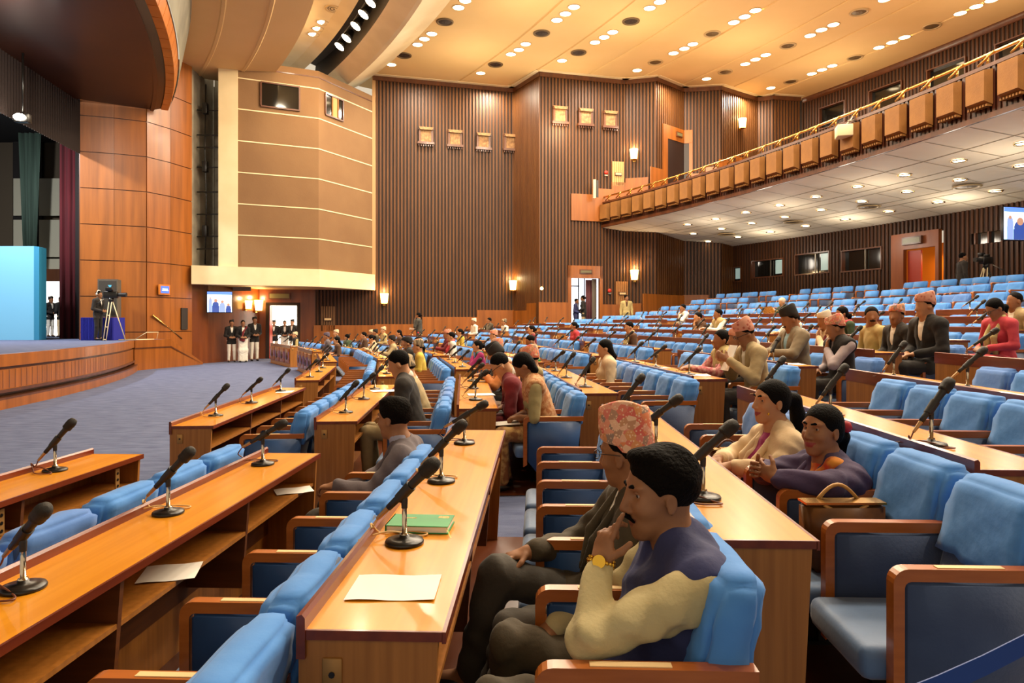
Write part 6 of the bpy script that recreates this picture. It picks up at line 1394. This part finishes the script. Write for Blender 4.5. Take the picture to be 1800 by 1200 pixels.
SP(5, 1, 0, 'man in a black waistcoat and pink topi with a hand over his face', dict(kind='vest', top=K['black'], shirt=cloth('greysleeve', '#B0A0A0', '#A29292'), legs=K['char'], skin=SKIN[1], hair='under', cap=TOPI), h=.012, lean=.1, pitch=-.25, yaw=-.3, arms={'l': 'face', 'r': 'lap'}, adj=(-.05, 0, .04))
SP(5, 1, 2, 'big man in a brown grey jacket, blue shirt and tall black cap', dict(kind='suit', top=cloth('taupe', '#8A7A60', '#7C6C52'), shirt=K['sky'], legs=K['char'], skin=SKIN[1], hair='under', cap=TOPIB, tall=1.15, moustache=True, s=1.08, hs=1.08, w=1.2), h=.013, lean=.12, pitch=-.35, arms='desk', adj=(0, .1, .06))
SP(6, 1, 0, 'standing-height man in a black suit and red topi leaning at the desk end', dict(kind='suit', top=K['black'], legs=K['black'], skin=SKIN[3], hair='under', cap=TOPI2, s=1.06, hs=1.06), h=.013, lean=.12, pitch=-.1, arms='lap', adj=(-.02, -.1, .09))
SP(6, 1, 1, 'older man in a dark suit and pale topi beside the leaning man', dict(kind='suit', top=K['char'], legs=K['char'], skin=SKIN[1], hair='under', cap=TOPI), h=.014, lean=.05, yaw=.5, arms='lap', adj=(.0, 0, .05))
SP(6, 1, 2, 'bearded man in a yellow shirt looking toward the camera', dict(kind='shirt', top=K['sand'], legs=K['char'], skin=SKIN[1], hair='short', moustache=True, s=1.0), h=.014, lean=.05, yaw=1.1, arms='lap', adj=(0, 0, .02))
SP(6, 1, 4, 'man in a cream flat cap and maroon scarf leaning on his hand', dict(kind='shirt', top=K['cream'], legs=K['char'], skin=SKIN[1], hair='under', cap=TOPIW, scarf=K['maroon']), h=.015, lean=.2, pitch=-.2, arms={'l': 'face', 'r': 'lap'})
SP(6, 1, 6, 'boyish person in glasses and a white shirt behind the big man', dict(kind='shirt', top=K['white'], legs=K['char'], skin=SKIN[3], hair='short', glasses=True), h=.015, lean=.1, yaw=.8, arms='lap')
SP(7, 1, 0, 'woman in a bright pink top and patterned shawl with glasses looking down', dict(kind='shirt', f=True, top=K['pink'], legs=K['pink'], skin=SKIN[1], hair='lowtail', glasses=True, scarf=K['sand']), h=.013, lean=.12, pitch=-.5, arms='lap', adj=(0, -.2, .02))
SP(7, 1, 6, 'woman in a green print dress with black hair in the eighth row', dict(kind='sari', f=True, top=K['green'], legs=K['green'], drape=K['pink'], skin=SKIN[1], hair='lowtail'), h=.016, lean=.2, pitch=-.1, arms='lap')
SP(3, 2, 0, 'woman in a pale pink jacket with long black hair', dict(kind='suit', f=True, top=K['cream'], legs=K['cream'], skin=SKIN[2], hair='long'), h=.013, lean=.0, pitch=-.1, arms='lap', adj=(.02, -1.9, 0.05)) if False else None
# --- everyone further away: seat found from where they sit in the hall
def autoseat(px, py, top=1.26):
    best = None
    for k in range(14):
        for b in range(1, 6):
            o, u, L, n = frame(k, b)
            for i in range(n):
                if (k, b, i) in OCC: continue
                p, uu, nn = seatpos(k, b, i); x = 900+1200*p.x/p.y; y = 566-1200*(p.z+top-CAMZ)/p.y; e = abs(x-px)/8+abs(y-py)/3
                if best is None or e < best[0]: best = (e, k, b, i, y)
    return best
FAR = [
 (1062, 612, 'woman in a pale pink jacket with long black hair', dict(kind='suit', f=True, top=K['cream'], legs=K['cream'], skin=SKIN[2], hair='long', s=1.0), dict(lean=.0, pitch=-.1, arms='lap')),
 (850, 602, 'woman in magenta and teal with her hand at her cheek', dict(kind='sari', f=True, top=K['magenta'], drape=cloth('teal', '#2A5A5A'), legs=K['magenta'], skin=SKIN[2], hair='bun'), dict(lean=.2, arms={'l': 'face', 'r': 'lap'})),
 (942, 589, 'balding man in a cream shawl looking down', dict(kind='kurta', top=K['sand'], skin=SKIN[1], hair='crop', scarf=K['brown']), dict(lean=.2, pitch=-.4, arms='lap')),
 (940, 571, 'dark haired woman in a red blouse a row beyond the balding man', dict(kind='sari', f=True, top=K['maroon'], skin=SKIN[2], hair='bun'), dict(lean=.1, arms='lap')),
 (1009, 565, 'woman in a rose pink sari with hair in a bun', dict(kind='sari', f=True, top=K['pink'], skin=SKIN[1], hair='bun'), dict(lean=.1, arms='lap')),
 (1116, 567, 'man in a brown jacket and cream scarf with an orange flower', dict(kind='kurta', top=K['brown'], skin=SKIN[2], hair='short', scarf=K['sand'], s=1.0), dict(lean=.12, pitch=-.2, yaw=.2, arms='lap')),
 (1204, 534, 'man in a pale vest with his hand on his chin', dict(kind='shirt', top=K['white'], skin=SKIN[1], hair='short'), dict(lean=.15, arms={'l': 'face', 'r': 'lap'})),
 (1245, 547, 'dark haired man in a brown waistcoat leaning on his hand', dict(kind='vest', top=K['brown'], skin=SKIN[2], hair='short'), dict(lean=.3, arms={'l': 'face', 'r': 'lap'})),
 (1264, 542, 'man in a beige waistcoat and white sleeves', dict(kind='vest', top=K['sand'], shirt=K['white'], skin=SKIN[1], hair='short'), dict(lean=.15, arms='desk')),
 (1309, 559, 'woman in magenta with a patterned shawl', dict(kind='sari', f=True, top=K['magenta'], drape=K['sand'], skin=SKIN[1], hair='bun'), dict(lean=.15, arms='lap')),
 (1378, 523, 'white haired man in a dark coat holding a newspaper', dict(kind='suit', top=K['green'], skin=SKIN[2], hair='white'), dict(lean=.1, pitch=-.3, arms='hold')),
 (1408, 541, 'woman in white with auburn tied hair', dict(kind='sari', f=True, top=K['white'], skin=SKIN[2], hair='bun', hairm=mat('auburn', '#4A1C14', .5)), dict(lean=.25, pitch=-.2, arms='desk')),
 (1790, 517, 'balding man in a pale jacket near the top of the hall', dict(kind='suit', top=K['beige'], skin=SKIN[1], hair='crop', s=1.0), dict(lean=.1, arms='lap')),
 (519, 584, 'man in a cream topi and dark waistcoat at the carved front desk', dict(kind='vest', top=K['char'], shirt=K['sand'], skin=SKIN[2], hair='under', cap=TOPIC), dict(lean=.05, arms='lap')),
 (578, 585, 'man in a blue grey suit and purple grey cap', dict(kind='suit', top=K['greysuit'], skin=SKIN[1], hair='under', cap=mat('cap_grey', '#5A5060', .8)), dict(lean=.1, arms='lap')),
 (592, 580, 'man in a dark suit and tall cream topi', dict(kind='suit', top=K['char'], skin=SKIN[2], hair='under', cap=TOPIC), dict(lean=.1, arms='lap')),
 (598, 591, 'woman with brown hair in a striped shawl', dict(kind='sari', f=True, top=K['brown'], skin=SKIN[2], hair='long'), dict(lean=.1, arms='lap')),
 (615, 587, 'person in an olive green jacket seen from behind', dict(kind='suit', top=K['green'], skin=SKIN[3], hair='short'), dict(lean=.1, arms='lap', turn=-.8)),
 (642, 583, 'person with black hair in a brown jacket', dict(kind='suit', top=K['brown'], skin=SKIN[3], hair='short'), dict(lean=.1, arms='lap')),
 (652, 580, 'man in a pale topi and tweed jacket', dict(kind='suit', top=K['beige'], skin=SKIN[1], hair='under', cap=TOPIC), dict(lean=.1, arms='lap')),
 (663, 579, 'man in a black topi and tan scarf', dict(kind='suit', top=K['olive'], skin=SKIN[1], hair='under', cap=TOPIB, scarf=K['sand']), dict(lean=.1, arms='lap')),
 (673, 575, 'man in a white topi and striped shawl', dict(kind='kurta', top=K['sand'], skin=SKIN[2], hair='under', cap=TOPIC), dict(lean=.1, arms='lap')),
 (640, 599, 'person in a pink shawl bending low over the desk', dict(kind='sari', f=True, top=K['cream'], skin=SKIN[3], hair='bun'), dict(lean=.35, pitch=-.4, arms='desk')),
 (657, 593, 'person with a round face turned towards the camera', dict(kind='kurta', top=K['cream'], skin=SKIN[3], hair='short'), dict(lean=.1, yaw=1.2, arms='lap')),
 (669, 595, 'man in a beige coat and black topi', dict(kind='suit', top=K['beige'], skin=SKIN[3], hair='under', cap=TOPIB), dict(lean=.25, arms='desk')),
 (702, 599, 'man in a black suit with hands raised to his chin', dict(kind='suit', top=K['char'], skin=SKIN[3], hair='under', cap=TOPIB), dict(lean=.15, arms={'l': 'face', 'r': 'face'})),
 (715, 602, 'man in a charcoal suit and black topi with hand at his mouth', dict(kind='suit', top=K['char'], skin=SKIN[1], hair='under', cap=TOPIB), dict(lean=.2, arms={'l': 'face', 'r': 'lap'})),
 (705, 579, 'woman in a brown dress with loose hair', dict(kind='sari', f=True, top=K['brown'], skin=SKIN[3], hair='long'), dict(lean=.1, arms='lap')),
 (736, 591, 'woman with black hair before the standing speaker', dict(kind='sari', f=True, top=K['char'], skin=SKIN[2], hair='long'), dict(lean=.1, arms='lap')),
 (742, 600, 'man in a pink topi and beige shawl', dict(kind='kurta', top=K['sand'], skin=SKIN[1], hair='under', cap=TOPI), dict(lean=.1, arms='lap')),
 (743, 610, 'man in a striped flat cap and yellow cream coat', dict(kind='kurta', top=K['yellow'], skin=SKIN[3], hair='under', cap=TOPIS), dict(lean=.15, arms='lap')),
 (790, 580, 'man in a maroon waistcoat and pink topi', dict(kind='vest', top=K['maroon'], skin=SKIN[1], hair='under', cap=TOPI2), dict(lean=.1, arms='desk')),
 (800, 583, 'person with a pink scarf behind the pink topi', dict(kind='kurta', top=K['white'], skin=SKIN[3], hair='short', scarf=K['pink']), dict(lean=.1, arms='lap')),
 (821, 577, 'woman in bright yellow', dict(kind='sari', f=True, top=K['yellow'], skin=SKIN[3], hair='bun'), dict(lean=.1, arms='lap')),
 (837, 560, 'person in a white cap and white shawl near the wall', dict(kind='kurta', top=K['white'], skin=SKIN[1], hair='under', cap=TOPIW), dict(lean=.1, arms='lap')),
 (862, 558, 'man in an ochre jacket with his hand raised to his mouth', dict(kind='suit', top=K['olive'], skin=SKIN[1], hair='short'), dict(lean=.1, arms={'l': 'face', 'r': 'desk'})),
 (893, 561, 'person in a black and white striped cap', dict(kind='kurta', top=K['white'], skin=SKIN[1], hair='under', cap=TOPIS), dict(lean=.15, arms='lap')),
 (878, 580, 'person in white leaning over a desk with a pink cap', dict(kind='kurta', top=K['white'], skin=SKIN[3], hair='under', cap=TOPI), dict(lean=.25, arms='desk')),
 (915, 596, 'person in an orange and yellow shawl beside the balding man', dict(kind='kurta', top=K['yellow'], skin=SKIN[1], hair='under', cap=TOPI), dict(lean=.2, arms='lap')),
]
FIX = {(742, 600): (1, 2, 6), (743, 610): (1, 2, 5), (702, 599): (1, 3, 1), (715, 602): (1, 3, 0), (669, 595): (1, 3, 6), (657, 593): (1, 3, 7), (640, 599): (1, 4, 1)}
for (px, py, lab, C, rg) in FAR:
    e, k, b, i, y = autoseat(px, py) if (px, py) not in FIX else (0,)+FIX[(px, py)]+(py,); dz = max(-.08, min(.12, (y-py)*seatpos(k, b, i)[0].y/1200))
    SP(k, b, i, lab+', in the seating rows' if len(lab.split()) < 6 else lab, C, h=.018 if seatpos(k, b, i)[0].y > 14 else .015, adj=(0, 0, dz), **rg)
# things in hands
p, u, nn = seatpos(4, 1, 0); m = MB(); m.add([(0, 0, 0), (.0, .2, 0), (.10, .2, .26), (.10, 0, .26)], [(0, 1, 2, 3)]); m.add([(0.003, 0, 0), (.003, .2, 0), (.103, .2, .26), (.103, 0, .26)], [(0, 1, 2, 3)]); o = m.build('paper_sheet', M['paper'], loc=p-nn*.40-u*.12+Vector((0, 0, .84))); o.rotation_euler.z = blockrot(u); tag(o, 'white sheet held up by the man in the large pink topi', 'paper')
p, u, nn = seatpos(2, 1, 0); m = MB(); m.box(-.15, .10, -.11, .11, 0, .006); o = m.build('writing_pad', M['paper'], loc=p-nn*.36+Vector((0, 0, .60))); o.rotation_euler = (0, rad(-4), blockrot(u)); tag(o, 'white writing pad on the lap of the woman in the orange waistcoat', 'paper')
for (r, lab) in PEOPLE:
    if 'newspaper' in lab:
        m = MB(); m.add([(.42, -.26, .78), (.46, 0, .76), (.42, .26, .78), (.60, .28, 1.02), (.62, 0, 1.0), (.60, -.28, 1.02)], [(0, 1, 4, 5), (1, 2, 3, 4)]); m.add([(.425, -.26, .78), (.465, 0, .76), (.425, .26, .78), (.605, .28, 1.02), (.625, 0, 1.0), (.605, -.28, 1.02)], [(0, 1, 4, 5), (1, 2, 3, 4)])
        o = m.build('newspaper', mat('newsprint', '#B8AE9C', .8, col2='#6E675C', scale=(30, 30, 60), ramp=(.5, .6)), loc=r.location); o.rotation_euler = r.rotation_euler; tag(o, 'open newspaper held by the white haired man', 'newspaper')
# --- standing figures
def topz(x): return x
DK = dict(kind='suit', top=K['black'], legs=K['white'], skin=SKIN[1])
def foot(px, py, z=0.0): Y = 1200*(CAMZ-z)/(py-566); return V(((px-900)/1200*Y, Y, z))
standperson(foot(407, 636.5), rad(-60), 'guard in black coat and topi with white trousers, first in line by the screen', dict(DK, hair='under', cap=TOPIB, s=1.02), arms='front')
standperson(foot(427, 636.5), rad(-60), 'woman guard in black coat and white sari with a red border', dict(kind='sari', f=True, top=K['white'], legs=K['white'], jacket=K['black'], drape=K['maroon'], skin=SKIN[1], hair='bun', s=1.02), arms='front')
standperson(foot(447, 634), rad(-50), 'tall guard in black coat with a pale face mask', dict(DK, hair='under', cap=TOPIB, s=1.10, hs=1.05), arms='front')
standperson(V((-11.40, 32.7, 0)), rad(-75), 'guard in black coat standing just inside the bright doorway', dict(DK, hair='under', cap=TOPIB, s=1.02), arms='front')
standperson(V((-10.92, 32.8, 0)), rad(-70), 'woman guard in black coat and white sari in the bright doorway', dict(kind='sari', f=True, top=K['white'], legs=K['white'], jacket=K['black'], skin=SKIN[1], hair='bun', s=1.02), arms='front')
standperson(V((-10.5, 32.7, 0)), rad(-100), 'guard in black topi half hidden by the bright doorway jamb', dict(DK, hair='under', cap=TOPIB, s=1.04), arms='front')
standperson(V((-14.02, 23.12, 1.04)), rad(-5), 'camera operator in dark suit and white headphones on the stage', dict(kind='suit', top=K['char'], legs=K['black'], skin=SKIN[1], hair='short', s=.98, lapel=True), arms='hold' if False else 'front')
hp = PEOPLE[-1][0]; m = MB(); m.tube([(.03+.0*cos(a), .098*cos(a), 1.59+.11*sin(a)) for a in [pi*i/10 for i in range(11)]], .012); m.sphere((.02, .095, 1.57), (.035, .02, .04), 8); m.sphere((.02, -.095, 1.57), (.035, .02, .04), 8); m.build('headphones', M['whitecloth'], hp)
standperson(W_(88, 592, 28.4)*1.0, rad(-10), 'person in black coat and white trousers half hidden behind the blue backdrop', dict(DK, hair='under', cap=TOPIB, s=.98), arms='front')
standperson(W_(108, 592, 28.0)*1.0, rad(160), 'person in black coat and grey trousers beside the red stage curtain', dict(kind='suit', top=K['black'], legs=K['cream'], skin=SKIN[1], hair='short', s=.98), arms='front')
for r, lab in PEOPLE[-2:]: r.location.z = 1.04
# the woman who has the floor
p, u, nn = seatpos(4, 4, 4, .35); 
def rowpoint(px, k, back=.42):
    a = arcpx(RK[k]+back, px); return pol(RK[k]+back, a, ZF[k])
pw = rowpoint(737, 4); sw = standperson(pw, rad(172), 'woman in a grey jacket standing to speak into a microphone with papers in hand', dict(kind='suit', f=True, top=cloth('greyjacket', '#3E3C34', '#34322C'), shirt=K['cream'], legs=K['pink'], skin=SKIN[1], hair='bun', s=1.02), arms={'l': 'mic', 'r': 'front'})
m = MB(); m.add([(.15, -.1, 0), (.15, .14, 0), (.42, .14, .04), (.42, -.1, .04)], [(0, 1, 2, 3)]); m.box(.15, .40, -.1, .14, -.02, -.005); o = m.build('speech_papers', M['paper'], loc=pw+V((0, 0, 1.05))); o.rotation_euler.z = rad(172); tag(o, 'white speech papers held by the standing woman', 'paper')
m = MB(); m.cyl((0, 0, 0), (.05, 0, .14), .014, .02, 8); m.sphere((.055, 0, .16), .03, 8); o = m.build('hand_microphone', M['rubber'], loc=pw+V((-.17, -.03, 1.34))); tag(o, 'microphone held to the mouth of the standing woman', 'microphone')
pm = V(((1101-900)/1200*30.8, 30.8, 1.1)); standperson(pm, rad(-90), 'man in a pale suit standing alone before the slatted grille', dict(kind='suit', top=K['sand'], shirt=K['brown'], legs=K['sand'], skin=SKIN[1], hair='short', s=1.04), arms='down', yaw=.6)
standperson(V(((1012-900)/1200*32.4, 32.4, 1.15)), rad(-20), 'man in a navy suit silhouetted in the daylit doorway', dict(kind='suit', top=K['navy'], legs=K['navy'], skin=SKIN[1], hair='short', s=.95), arms='front')
standperson(V(((1026-900)/1200*32.3, 32.3, 1.15)), rad(165), 'person in a black jacket and pale trousers facing into the daylit doorway', dict(kind='suit', f=True, top=K['black'], legs=K['beige'], skin=SKIN[1], hair='bun', s=1.04), arms='front')
q = pol(61.2, arcpx(61.2, 1690), 2.0); standperson(q, rad(-10), 'man in a dark suit seen from behind beside the rear broadcast camera', dict(kind='suit', top=K['char'], legs=K['black'], skin=SKIN[1], hair='short', s=1.0), arms='down')
make_chairs()
